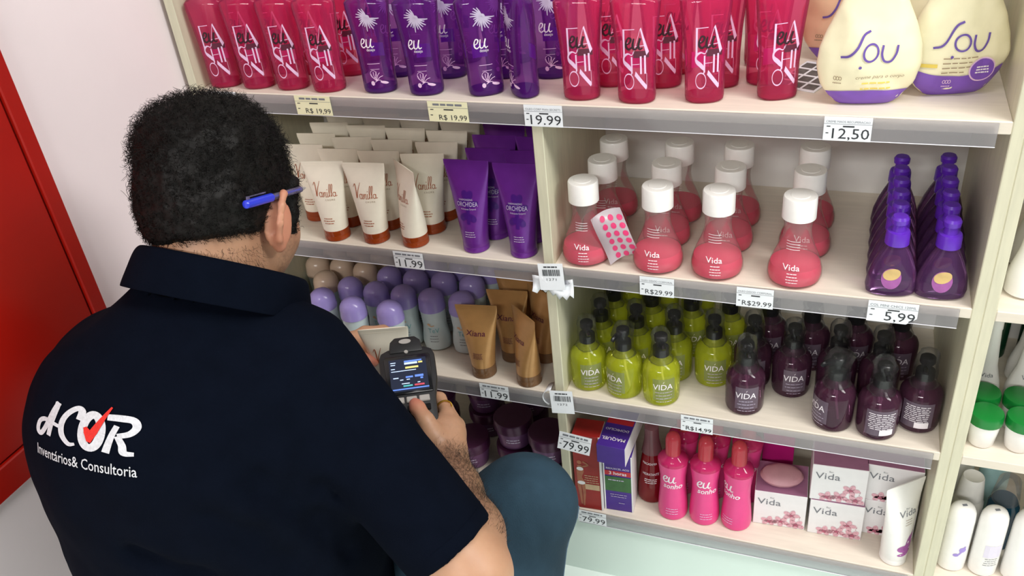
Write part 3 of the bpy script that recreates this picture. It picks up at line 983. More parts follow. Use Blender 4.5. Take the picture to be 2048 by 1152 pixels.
gs = [(0, .017, .017), (.003, .0195, .0195), (.03, .0225, .0225), (.046, .0235, .0235)]
KIND['green_jar'] = ('cream_jar', 'jar', [
    ('jar', mesh('gjar_body', loft(gs, 26), 'white'), None),
    ('lid', mesh('gjar_lid', lathe([(.045, .0245), (.046, .0258), (.060, .0258), (.0635, .0245), (.0645, .020), (.064, .003)], 26), 'green_cap'), None)])
KIND['funnel'] = ('squeeze_bottle', 'bottle', [
    ('bottle', mesh('funnel_body', lathe([(0, .022), (.004, .027), (.03, .027), (.045, .024), (.075, .0165), (.12, .0125), (.15, .0105)], 24), 'white'), None),
    ('cap', mesh('funnel_cap', lathe([(.15, .0115), (.165, .011), (.172, .008), (.1725, .002)], 20), 'white'), None),
    ('lettering', mesh('funnel_print', lay(Skin([(0, .022, .022), (.03, .027, .027), (.045, .024, .024), (.15, .0105, .0105)]), text2('Vida'), 0, .062, .008), 'grey_ink', False), 0)])
as_ = [(0, .021, .0185), (.003, .0235, .021), (.02, .0242, .0215), (.12, .0236, .021), (.135, .0222, .0198), (.145, .018, .016), (.1495, .011, .010), (.1505, .002, .002)]
ak = Skin(as_)


def rollwhite(pr):
    base = [('bottle', mesh('aero_body', loft(as_, 26), 'white'), None),
            ('top_mark', mesh('aero_mark', [(x * .004, y * .0025 - .002, .1506) for x, y in ((-1, -1), (1, -1), (1, 1), (-1, 1))] and ([(x * .004, y * .0025 - .002, .1508) for x, y in ((-1, -1), (1, -1), (1, 1), (-1, 1))], [(0, 1, 2, 3)]), 'grey_ink', False), 0)]
    if pr == 'note':
        base.append(('logo_print', mesh('aero_note', lay(ak, join(disc2(-.006, 0, .005, .004), disc2(.004, .012, .007, .006, 16, -.6), ribbon([(-.002, .001), (.004, .01), (.008, .02)], .004)), 0, .045), 'lav_print', False), 0))
    else:
        base.append(('label', mesh('aero_label', lay(ak, rect2(-.014, 0, .014, .03), 0, .05), 'lav_pale', False), 0))
        base.append(('small_print', mesh('aero_small', lay(ak, small_print(0, 0, 1, 4, .2, .05, 3), 0, .046, .026), 'grey_ink', False), 0))
    return ('deodorant_bottle', 'deodorant', base)


KIND['aero_note'] = rollwhite('note')
KIND['aero_label'] = rollwhite('label')


# ------------------------------------------------------------------ top shelf
EPS = 0.0004


def row(kind, pts, z, yaw, fmt, group, start=0, jit=3.0):
    ks_ = kind if isinstance(kind, list) else [kind]
    for i, (x, y) in enumerate(pts):
        a = yaw[i] if isinstance(yaw, (list, tuple)) else yaw + random.uniform(-jit, jit)
        place(ks_[i % len(ks_)], (x, y, z + EPS), fmt % ORD[start + i], group, math.radians(a))


row(KIND['eu_pink'], [(-.588, .034), (-.517, .034), (-.446, .034), (-.371, .030)], Z1, [16, 16, 15, 14],
    'pink lotion bottle by the left upright, front row, %s from the upright', 'pink bottles at the left of the top shelf')
row(KIND['eu_pink'], [(-.588, .112), (-.516, .112), (-.444, .113), (-.371, .112)], Z1, 14,
    'pink lotion bottle at the left, second row, %s from the upright', 'pink bottles at the left of the top shelf')
row(KIND['eu_pink'], [(-.588, .190), (-.516, .190), (-.444, .190), (-.371, .188)], Z1, 14,
    'pink lotion bottle at the left, third row, %s from the upright', 'pink bottles at the left of the top shelf')
row(KIND['eu_purple'], [(-.275, .035), (-.188, .032), (-.086, .040), (-.020, .040)], Z1, [10, 10, 28, -48],
    'purple lotion bottle, front row, %s from the left', 'purple bottles in the middle of the top shelf')
row(KIND['eu_purple'], [(-.279, .112), (-.180, .113), (-.085, .118), (-.002, .125)], Z1, 12,
    'purple lotion bottle, second row, %s from the left', 'purple bottles in the middle of the top shelf')
row(KIND['eu_purple'], [(-.275, .19), (-.185, .19), (-.090, .195), (-.008, .20)], Z1, 12,
    'purple lotion bottle, third row, %s from the left', 'purple bottles in the middle of the top shelf')
row(KIND['eu_pink'], [(.075, .036), (.162, .031), (.260, .043), (.361, .065)], Z1, [6, 2, 14, 22],
    'pink lotion bottle left of the pouches, front row, %s from the purple bottles', 'pink bottles beside the pouches')
row(KIND['eu_pink'], [(.108, .096), (.188, .098), (.273, .106), (.338, .122)], Z1, 8,
    'pink lotion bottle left of the pouches, second row, %s from the purple bottles', 'pink bottles beside the pouches')
row(KIND['eu_pink'], [(.080, .165), (.194, .160), (.258, .178), (.324, .205)], Z1, 8,
    'pink lotion bottle left of the pouches, back rows, %s from the purple bottles', 'pink bottles beside the pouches')


def pouch_kind(bodym, seed, front):
    s = [(0, .034, .006, 2.2), (.004, .040, .012, 2.2), (.014, .050, .017, 2.1), (.03, .0615, .020), (.055, .0685, .0225), (.08, .066, .0225), (.105, .057, .0205), (.13, .046, .017), (.155, .036, .0135), (.178, .026, .0105), (.19, .020, .010)]
    k = Skin(s)
    o = Vector((seed * 7.3, 2.1, 5.5))

    def wob(p):
        q = Vector(p)
        return (q.x + mnoise.noise(q * 22 + o) * .002, q.y + (mnoise.noise(Vector((q.x * 34, 0, q.z * 16)) + o) * .0065 + mnoise.noise(Vector((q.x * 70, 0, q.z * 40)) + o) * .0022) * (1 if q.z > .012 else 0), q.z)
    # finer loft so the creases hold
    zz = np.linspace(0, .19, 34)
    fine = [(float(z),) + tuple(k.at(float(z))) for z in zz]

    def wrap(vf):
        return [wob(p) for p in vf[0]], vf[1]
    band = []
    nx, nz = 22, 5
    V, F = [], []
    for j in range(nz + 1):
        for i in range(nx + 1):
            x = -.060 + .120 * i / nx
            top = (.031 + .010 * (x / .060) ** 2) if front == 'right' else (.024 - .004 * (x / .060) ** 2)
            # lower limit follows the pouch outline
            lo = .0005
            while k.at(lo)[0] < abs(x) * 1.02 and lo < top:
                lo += .001
            z = lo + (top - lo) * j / nz
            V.append(k.front(x, z, .0011))
    for j in range(nz):
        for i in range(nx):
            a = j * (nx + 1) + i
            F.append((a, a + 1, a + nx + 2, a + nx + 1))
    parts = [('pouch', mesh('pouch_body', loft(fine, 40, fn=wob), bodym, True, 80), None),
             ('bottom_band', mesh('pouch_band', wrap((V, F)), 'pouch_band'), 0),
             ('lettering', mesh('pouch_sou', wrap(lay(k, c2(sou_logo(), .5, 0, .068), -.004, .052, 1, .0014)), 'sou_ink', False), 0),
             ('spout', mesh('pouch_spout', lathe([(.188, .012), (.192, .014), (.196, .012), (.202, .010)], 18), 'white'), None),
             ('cap', mesh('pouch_cap', lathe([(.200, .013), (.201, .0145), (.218, .014), (.220, .012), (.2205, .003)], 20), 'white'), None)]
    if front == 'left':
        parts += [('lettering', mesh('pouch_line', wrap(lay(k, text2('creme para o corpo', shear=.3, sx=1.1), .014, .042, .0050, .0014)), 'tan_ink', False), 0),
                  ('small_print', mesh('pouch_small', wrap(lay(k, small_print(0, 0, 1, 2, .2, .05, 5), .010, .034, .040, .0014)), 'yellow_ink', False), 0)]
    else:
        parts += [('small_print', mesh('pouch_small', wrap(lay(k, small_print(0, 0, 1, 4, .14, .03, 6, 1), .000, .056, .048, .0014)), 'tan_ink', False), 0),
                  ('yellow_print', mesh('pouch_yel', wrap(lay(k, rect2(-.052, 0, -.030, .005), 0, .044, 1, .0014)), 'yellow_ink', False), 0),
                  ('seal', mesh('pouch_seal', wrap(lay(k, disc2(0, 0, .0175, .0175, 26), .029, .038, 1, .0018)), 'lilac_ink', False), 0),
                  ('seal_centre', mesh('pouch_seal2', wrap(lay(k, disc2(0, 0, .0155, .0155, 26), .029, .038, 1, .0022)), 'pouch_band', False), 0),
                  ('seal_print', mesh('pouch_seal3', wrap(lay(k, small_print(0, 0, 1, 3, .2, .1, 8), .029, .041, .02, .0026)), 'white_ink', False), 0)]
    lg = join(*[ring2(dx, .3, .14, .2, .07, 12) for dx in (-.28, 0, .28)], text2('natura', sx=.9) if False else small_print(0, -.3, 1.2, 1, .1, .12, 4))
    parts.append(('emblem', mesh('pouch_emblem', wrap(lay(k, c2(lg, 0, 0), -.040 if front == 'left' else -.014, .038 if front == 'left' else .019, .0125, .0016)), 'tan_ink' if front == 'left' else 'lilac_ink', False), 0))
    return ('refill_pouch', 'pouch', parts)


pl, pr_, pp = pouch_kind('pouch', 1, 'left'), pouch_kind('pouch', 2, 'right'), pouch_kind('pouch_peach', 3, 'left')
G = 'refill pouches on the top shelf'
place(pl, (.480, .052, Z1 + EPS), 'cream refill pouch with violet lettering, front left of the pair, above the 12,50 tag', G, math.radians(8))
place(pr_, (.591, .100, Z1 + EPS), 'cream refill pouch with a round violet seal, front right beside the upright', G, math.radians(16))
place(pp, (.445, .235, Z1 + EPS), 'peach refill pouch behind the pink bottles', G, math.radians(4))
place(pl, (.530, .165, Z1 + EPS), 'cream refill pouch in the gap behind the two front pouches', G, math.radians(-6))
place(pr_, (.585, .235, Z1 + EPS), 'cream refill pouch at the back against the right upright', G, math.radians(12))

lf = empty('leaflet', (.402, .150, Z1 + EPS), (0, 0, math.radians(-22)))
tag(lf, 'grey printed leaflet lying on the shelf between pink bottle and pouch', 'leaflet')
obj('sheet', mesh('sheet', box(-.035, -.06, 0, .035, .06, .0012), 'paper', False), lf)
for i in range(3):
    for j in range(4):
        obj('picture', mesh('picture', box(-.031 + i * .022, -.054 + j * .028, .0010, -.013 + i * .022, -.033 + j * .028, .0016), 'print_grey', False), lf)

# ------------------------------------------------------------------ second shelf, left
VG = 'cream vanilla tubes on the second shelf'
row(KIND['vanilla'], [(-.421, .026), (-.339, .031), (-.258, .031)], Z2, [9, 6, -38], 'cream vanilla tube with orange cap, front row, %s from the left', VG)
row(KIND['vanilla'], [(-.502, .092), (-.420, .082), (-.336, .084), (-.247, .084)], Z2, 8, 'cream vanilla tube with orange cap, second row, %s from the left', VG)
row(KIND['vanilla'], [(-.505, .145), (-.421, .137), (-.335, .136), (-.242, .136)], Z2, 8, 'cream vanilla tube with orange cap, third row, %s from the left', VG)
row(KIND['vanilla'], [(-.508, .200), (-.421, .195), (-.334, .192), (-.245, .190)], Z2, 8, 'cream vanilla tube with orange cap, fourth row, %s from the left', VG)
row(KIND['vanilla'], [(-.506, .258), (-.419, .254), (-.331, .248), (-.243, .248)], Z2, 8, 'cream vanilla tube with orange cap, back row, %s from the left', VG)
OG = 'violet orchid tubes on the second shelf'
for r_, (pts, yw, nm) in enumerate([([(-.138, .034), (-.047, .033)], [2, 4], 'front row'), ([(-.118, .086), (-.045, .086)], [6, 10], 'second row'),
                                    ([(-.128, .142), (-.046, .142)], [4, 0], 'third row'), ([(-.130, .198), (-.047, .198)], [2, 0], 'back row')]):
    for (x, y), a, side in zip(pts, yw, ('left of the pair', 'right of the pair, next to the divider')):
        place(KIND['orchidea'], (x, y, Z2 + EPS), 'violet body cream tube, %s, %s' % (nm, side), OG, math.radians(a))

# ------------------------------------------------------------------ second shelf, right
WG = 'white-capped pink oil bottles'
for nm, pts, yw in (('front row', [(.066, .040), (.190, .039), (.287, .039), (.408, .039)], [14, 6, 10, 4]), ('middle row', [(.076, .125), (.187, .124), (.292, .125), (.416, .130)], [10, 10, 8, 5]),
                    ('back row', [(.074, .211), (.192, .211), (.294, .213), (.417, .221)], [10, 8, 8, 6])):
    row(KIND['vida_oil'], pts, Z2, yw, 'pink oil bottle with white cap, ' + nm + ', %s from the divider', WG)
CG = 'purple mini colognes'
for c_, (x0, y0, x1, y1, side) in enumerate([(.549, .026, .552, .235, 'left column'), (.618, .030, .622, .250, 'right column beside the upright')]):
    for i in range(6):
        t = i / 5
        place(KIND['cologne'], (x0 + (x1 - x0) * t, y0 + (y1 - y0) * t, Z2 + EPS), 'purple cologne bottle, %s, %s from the front' % (side, ORD[i]), CG, math.radians(random.uniform(2, 9)))

# dotted sachet standing between the first two oil bottles
sa = empty('sachet', (.140, .022, Z2 + .006), (math.radians(-8), math.radians(-20), math.radians(16)))
tag(sa, 'crumpled white sachet printed with pink dots between two oil bottles', 'sachet')


def sachet_pt(u, v, side):
    b = (1 - (2 * u - 1) ** 4) * (1 - (2 * v - 1) ** 4)
    return (-.026 + .052 * u, side * .004 * b + .0035 * math.sin(v * 6 + u * 2), .006 + .088 * v + .006 * math.sin(u * 3))


V, F = [], []
n = 10
for sd in (-1, 1):
    for j in range(n + 1):
        for i in range(n + 1):
            V.append(sachet_pt(i / n, j / n, sd))
for q in range(2):
    o_ = q * (n + 1) ** 2
    for j in range(n):
        for i in range(n):
            a = o_ + j * (n + 1) + i
            F.append((a, a + 1, a + n + 2, a + n + 1) if q == 0 else (a, a + n + 1, a + n + 2, a + 1))
film = obj('film', mesh('film', (V, F), 'film_white'), sa)
for j in range(6):
    for i in range(3):
        u0, v0 = .36 + .26 * i - (.0 if j % 2 else .0), .08 + .16 * j - .03 * i
        if v0 > .02 and v0 < .93:
            d = disc2(0, 0, .085, .060, 16)
            obj('dot', mesh('dot', ([tuple(np.array(sachet_pt(min(u0 + p[0], .99), v0 + p[1], -1)) + np.array((0, -.0006, 0))) for p in d[0]], d[1]), 'dots', False), film)

# ------------------------------------------------------------------ third shelf, left
RG = 'roll-on deodorants on the third shelf'
row(KIND['roll_lav'], [(-.512, .049), (-.431, .032), (-.349, .036)], Z3, [14, 10, 12], 'pale blue roll-on with lavender cap, front row, %s from the navy collar', RG)
row(KIND['roll_lav'], [(-.474, .100), (-.410, .094), (-.347, .094), (-.284, .093), (-.218, .095)], Z3, 12, 'pale blue roll-on with lavender cap, second row, %s from the left', RG)
row(KIND['roll_lav'], [(-.410, .155), (-.349, .156), (-.286, .160), (-.222, .159)], Z3, 12, 'pale blue roll-on with lavender cap, third row, %s from the left', RG)
row(KIND['roll_lav'], [(-.392, .216), (-.332, .217), (-.272, .220), (-.206, .222)], Z3, 12, 'pale blue roll-on with lavender cap, back row, %s from the left', RG)
row(KIND['roll_beige'], [(-.594, .073), (-.541, .112)], Z3, 10, 'roll-on with beige cap, near row behind the collar tip, %s from the left', RG)
row(KIND['roll_beige'], [(-.594, .168), (-.535, .172), (-.474, .166)], Z3, 10, 'roll-on with beige cap, far row, %s from the left', RG)
row(KIND['roll_beige'], [(-.590, .235), (-.530, .238), (-.466, .230)], Z3, 10, 'roll-on with beige cap in the dark at the back, %s from the left', RG)
GG = 'gold tubes on the third shelf'
for (x, y), a, lb in zip([(-.156, .031), (-.060, .026), (-.116, .092), (-.050, .104), (-.126, .160), (-.046, .170)], [8, -38, 6, -30, 4, 6],
                         ['gold cream tube at the front, facing out', 'gold cream tube at the front, turned sideways', 'gold cream tube just behind the front facing one',
                          'gold cream tube behind the sideways one, against the divider', 'gold cream tube in shadow, third row left', 'gold cream tube in shadow, third row against the divider']):
    place(KIND['gold'], (x, y, Z3 + EPS), lb, GG, math.radians(a))

# ------------------------------------------------------------------ third shelf, right
LG = 'lime green pump bottles'
for (x, y), a, lb in zip([(.054, .049), (.124, .042), (.194, .038), (.276, .112), (.060, .122), (.131, .116), (.203, .112), (.066, .196), (.142, .192), (.220, .194), (.292, .198), (.072, .280), (.146, .276), (.220, .272)],
                         [24, -20, 20, 14, 20, 15, 10, 5, 15, 20, 10, 10, 15, 10],
                         ['first from the divider, front row', 'second from the divider, front row', 'third from the divider, front row', 'standing alone behind the front gap',
                          'first from the divider, second row', 'second from the divider, second row', 'third from the divider, second row', 'first from the divider, third row',
                          'second from the divider, third row', 'third from the divider, third row', 'fourth from the divider, third row', 'first from the divider, back row', 'second from the divider, back row', 'third from the divider, back row']):
    place(random.choice(KIND['pump_lime']), (x, y, Z3 + EPS), 'lime green pump bottle in crinkled film, ' + lb, LG, math.radians(a))
QG = 'plum pump bottles'
for i, ((x, y), a, lb) in enumerate(zip([(.342, .048), (.415, .114), (.491, .040), (.562, .036), (.626, .070), (.345, .125), (.490, .125), (.560, .122), (.365, .205), (.440, .200), (.515, .210), (.590, .205)],
                         [12, 14, -50, 10, -8, 10, 12, 8, 10, 0, 12, 5],
                         ['nearest the lime bottles, front row', 'set back behind the gap, label facing out', 'label turned to the side, front row', 'white back label, front row',
                          'barcode showing, beside the right upright', 'first of the second row', 'second of the second row', 'third of the second row', 'first of the back row', 'second of the back row', 'third of the back row', 'fourth of the back row'])):
    kset = KIND['pump_plum_back'] if i in (3, 4) else KIND['pump_plum']
    place(kset[i % len(kset)], (x, y, Z3 + EPS), 'plum pump bottle in crinkled film, ' + lb, QG, math.radians(a))

# ------------------------------------------------------------------ lowest shelf, left: plum jars
JG = 'plum cream jars'
for x, y, lv, lb in [(-.238, .080, 0, 'on the shelf nearest the hand'), (-.135, .090, 0, 'lower one of the stack above the knee'), (-.135, .090, 1, 'upper one of the stack above the knee'),
                     (-.047, .062, 0, 'lower one of the stack against the divider'), (-.047, .062, 1, 'upper one of the stack against the divider'), (-.240, .185, 0, 'lower one of the rear stack behind the hand'), (-.240, .185, 1, 'upper one of the rear stack behind the hand'),
                     (-.140, .195, 0, 'lower one of the middle rear stack'), (-.140, .195, 1, 'upper one of the middle rear stack'), (-.340, .150, 0, 'lower one of the leftmost stack'), (-.340, .150, 1, 'upper one of the leftmost stack')]:
    place(KIND['jar'], (x, y, Z4 + EPS + lv * .0712), 'plum cream jar with dark lid, ' + lb, JG, math.radians(15))

# ------------------------------------------------------------------ lowest shelf, right: cartons and bottles
rb = empty('carton', (.051, .004, Z4 + EPS))
tag(rb, 'tall red carton with a figure print behind the tilted price tag', 'carton', 'slimming cream cartons')
rb.rotation_euler = (0, 0, math.radians(3))
bx = obj('box', mesh('box', box(-.027, 0, 0, .029, .05, .198, .0008), 'red_box', False), rb)
obj('side_panel', mesh('side_panel', box(.0288, .001, .001, .0294, .049, .197), 'carton', False), bx)
obj('edge_panel', mesh('edge_panel', box(.026, -.0006, 0, .0294, .001, .198), 'carton', False), bx)
fig = join(disc2(-.015, .127, .0045, .0055), ribbon([(-.015, .120), (-.014, .105), (-.016, .088), (-.012, .070)], (.008, .015, .010, .016), True),
           ribbon([(-.018, .072), (-.016, .045), (-.014, .012)], (.008, .006, .003)), ribbon([(-.010, .072), (-.008, .045), (-.010, .008)], (.008, .006, .003)),
           ribbon([(-.009, .116), (.002, .122), (-.008, .130)], .004))
obj('figure_print', mesh('figure_print', flat(fig, 0, -.0006, 0), 'skin_print', False), bx)
obj('swimwear_print', mesh('swimwear_print', flat(join(disc2(-.014, .110, .007, .005), disc2(-.013, .072, .008, .005)), 0, -.0009, 0), 'carton', False), bx)
obj('lettering', mesh('lettering', flat(small_print(.008, .092, .032, 5, .006, .0018, 12), 0, -.0006, 0), 'tan_print', False), bx)
obj('tan_print', mesh('tan_print', flat(rect2(-.006, .055, .024, .070), 0, -.0005, 0), 'tan_print', False), bx)

vb = empty('carton', (.111, .014, Z4 + EPS))
vb.rotation_euler = (0, 0, math.radians(3))
tag(vb, 'upright violet carton with a green panel and red 3 horas band', 'carton', 'slimming cream cartons')
bx = obj('box', mesh('box', box(-.028, 0, 0, .028, .05, .150, .0008), 'violet_box', False), vb)
obj('side_panel', mesh('side_panel', box(.0278, .001, .001, .0284, .049, .149), 'carton', False), bx)
obj('edge_panel', mesh('edge_panel', box(-.0290, -.0006, 0, -.0265, .001, .150), 'carton', False), bx)
obj('edge_panel', mesh('edge_panel', box(.0265, -.0006, 0, .0290, .001, .150), 'carton', False), bx)
obj('green_panel', mesh('green_panel', box(-.0262, -.0008, .055, .0262, 0, .094), 'green_print', False), bx)
obj('red_band', mesh('red_band', box(-.0262, -.0008, .098, .0262, 0, .110), 'red_print', False), bx)
obj('lettering', mesh('lettering', flat(text2('3 horas', bold=.02), 0, -.0012, .1005, .0085), 'white_ink', False), bx)
obj('lettering', mesh('lettering', flat(tfit('REDUXCEL ACO', .046, .0046), 0, -.0008, .114), 'white_ink', False), bx)
obj('small_print', mesh('small_print', flat(join(small_print(-.004, .084, .036, 1, .006, .0025, 12), small_print(0, .045, .034, 2, .006, .0014, 2), small_print(.006, .022, .012, 1, .006, .0014, 2)), 0, -.0010, 0), 'silver_ink', False), bx)

ub = empty('carton', (.106, -.012, Z4 + .1512))
ub.rotation_euler = (0, 0, math.radians(-2))
tag(ub, 'violet carton lying on top of the upright one, its print upside down', 'carton', 'slimming cream cartons')
bx = obj('box', mesh('box', box(-.028, 0, 0, .028, .150, .046, .0008), 'violet_box', False), ub)
obj('side_panel', mesh('side_panel', box(.0278, .001, .001, .0285, .149, .045), 'carton', False), bx)
t = text2('MAQUEL', bold=.012)
obj('lettering', mesh('lettering', ([(-p[0] * .0085, .026 - p[1] * .0085, .0466) for p in t[0]], t[1]), 'white_ink', False), bx)
t = text2('DOMICILIO')
obj('lettering', mesh('lettering', ([(-p[0] * .0066, .052 - p[1] * .0066, .0466) for p in t[0]], t[1]), 'white_ink', False), bx)
obj('red_band', mesh('red_band', box(-.0262, .066, .0455, .0262, .080, .0466), 'red_print', False), bx)

place(KIND['ruby'], (.165, .080, Z4 + EPS), 'dark red conical bottle with clear rosy cap beside the violet carton', None, math.radians(6))
SG = 'hot pink eu sonho bottles'
row(KIND['sonho'], [(.2150, .044), (.2770, .046), (.3390, .048)], Z4, [4, 14, -34], 'hot pink lotion bottle with coral cap, front row, %s from the red bottle', SG)
row(KIND['sonho'], [(.222, .118), (.284, .120), (.346, .124)], Z4, 6, 'hot pink lotion bottle with coral cap, second row, %s from the red bottle', SG)


def vida_carton(x, y, z, label, soap=False, a=3):
    w, h, d = .0965, .0875, .085
    e = empty('soap_carton', (x, y, z), (0, 0, math.radians(a)))
    tag(e, label, 'carton', 'white Vida soap cartons')
    b = obj('box', mesh('box', box(0, 0, 0, w, d, h, .0008), 'carton', False), e)
    obj('top_panel', mesh('top_panel', box(.001, .001, h - .0004, w - .001, d - .001, h + .0003), 'mauve_top', False), b)
    obj('lettering', mesh('lettering', flat(text2('Vida', sx=1.15), .028, -.0006, .055, .0155), 'grey_ink', False), b)
    obj('lettering', mesh('lettering', flat(text2('flor'), .033, -.0006, .072, .004), 'grey_ink', False), b)
    r = random.Random(4)
    pet, ctr = [], []
    for cx, cy, rr in ((.030, .010, .014), (.052, .014, .014), (.070, .034, .014), (.080, .010, .015)):
        for i in range(5):
            a_ = i * 2 * PI / 5 + cx * 90
            pet.append(disc2(cx + rr * .62 * math.cos(a_), max(.007, cy + rr * .5 * math.sin(a_)), rr * .55, rr * .36, 10, a_))
        ctr.append(disc2(cx, cy, rr * .28, rr * .22, 10))
    for i in range(26):
        ctr.append(disc2(.020 + .072 * r.random(), .006 + .040 * r.random() * r.random(), .0011, .0008, 6))
    pet = [([(min(max(p[0], .001), w - .001), max(p[1], .001)) for p in q[0]], q[1]) for q in pet]
    obj('blossom_print', mesh('blossom_print', flat(join(*pet), 0, -.0006, 0), 'blossom', False), b)
    obj('stamen_print', mesh('stamen_print', flat(join(*ctr), 0, -.0009, 0), 'blossom2', False), b)


vida_carton(.371, .052, Z4 + EPS, 'white Vida carton with a bare soap lying on its top')
vida_carton(.473, .054, Z4 + EPS, 'white Vida carton, lower one of the middle stack', a=2)
vida_carton(.470, .056, Z4 + .0885, 'white Vida carton, upper one of the middle stack', a=3)
vida_carton(.5625, .080, Z4 + EPS, 'white Vida carton, lower one of the stack behind the white tube', a=0)
vida_carton(.5620, .080, Z4 + .0885, 'white Vida carton, upper one of the stack behind the white tube', a=0)
so = [(0, .024, .016), (.004, .036, .025), (.012, .0405, .029), (.019, .036, .025), (.0235, .024, .016), (.0245, .008, .005)]
tag(obj('soap_bar', mesh('soap_bar', crinkle(loft(so, 30), .0004, 3), 'soap'), None, (.416, .092, Z4 + .0885), (0, 0, math.radians(8))),
    'oval pink bar of soap on top of a white carton', 'soap')
place(KIND['orchid_white'], (.626, .034, Z4 + EPS), 'white cream tube with an orchid print leaning by the right upright', None, rot=(0, 0, math.radians(40)))
dk = empty('carton', (.375, .130, Z4 + EPS), (0, 0, math.radians(5)))
tag(dk, 'dark magenta eu carton in the shadow behind the hot pink bottles', 'carton')
bx = obj('box', mesh('box', box(0, .03, 0, .06, .09, .205, .0008), 'pink_cap', False), dk)
obj('lettering', mesh('lettering', flat(c2(eu_script(), 0, 0, .024), .016, .0294, .165), 'white_ink', False), bx)

# ------------------------------------------------------------------ neighbouring unit at the right edge
WBG = 'white bottles of the right-hand unit'
for (x, y), lb in zip([(.733, .062), (.800, .070), (.745, .150)], ['front by the upright', 'front, further right', 'second row']):
    place(KIND['funnel'], (x, y, Z2 + EPS), 'white squeeze bottle, second shelf of the right unit, ' + lb, WBG)
JG2 = 'white jars with green lids'
for (x, y), lb in zip([(.7225, .044), (.776, .045), (.7225, .098), (.776, .098), (.830, .046), (.830, .100)],
                      ['front row beside the upright', 'front row, second from the upright', 'second row beside the upright', 'second row, second from the upright', 'front row, third from the upright', 'second row, third from the upright']):
    place(KIND['green_jar'], (x, y, Z3 + EPS), 'small white jar with green lid, ' + lb, JG2)
for i, (x, y) in enumerate([(.728, .160), (.790, .165), (.730, .235), (.800, .235)]):
    place(KIND['funnel'], (x, y, Z3 + EPS), 'white long-necked bottle behind the green-lidded jars, %s' % ('near left', 'near right', 'far left', 'far right')[i], WBG)
for i, x in enumerate((.745, .83)):
    o_ = empty('bottle', (x, .305, Z3 + EPS))
    tag(o_, 'dark green bottle at the back behind the white long-necked bottles, %s one' % ('left', 'right')[i], 'bottle')
    obj('body', mesh('body', lathe([(0, .030), (.004, .034), (.14, .034), (.17, .02), (.18, .012)], 22), 'dark_green'), o_)
    obj('cap', mesh('cap', lathe([(.178, .013), (.2, .013), (.203, .011)], 18), 'dark_green'), o_)
AG = 'white rounded deodorants of the right-hand unit'
for (x, y), k_, lb, a in zip([(.7235, .046), (.7745, .048), (.826, .052)], ['aero_note', 'aero_label', 'aero_note'],
                             ['beside the upright', 'second from the upright', 'third from the upright'], [20, 20, 55]):
    place(KIND[k_], (x, y, Z4 + EPS), 'white rounded deodorant with lilac print on the lowest shelf, ' + lb, AG, math.radians(a))


def capped(x, y, label, body, cap, h):
    o_ = empty('bottle', (x, y, Z4 + EPS))
    tag(o_, label, 'bottle')
    obj('body', mesh('body', lathe([(0, .022), (.004, .026), (h * .62, .026), (h * .70, .020)], 22), body), o_)
    obj('cap', mesh('cap', lathe([(h * .68, .0225), (h * .7, .0235), (h - .004, .0185), (h - .001, .017), (h - .003, .014), (h - .004, .002)], 22), cap), o_)


capped(.742, .118, 'white bottle with a tapering white cap behind the deodorants', 'white', 'white', .155)
capped(.800, .120, 'blue bottle with a clear cap behind the deodorants', 'blue_gel', 'clear', .16)
capped(.858, .118, 'pale teal bottle behind the third deodorant', 'teal_plastic', 'teal_plastic', .16)
capped(.730, .200, 'white bottle in the far corner beside the upright', 'white', 'white', .19)
capped(.792, .205, 'pale teal bottle at the back of the lowest right shelf', 'teal_plastic', 'white', .185)

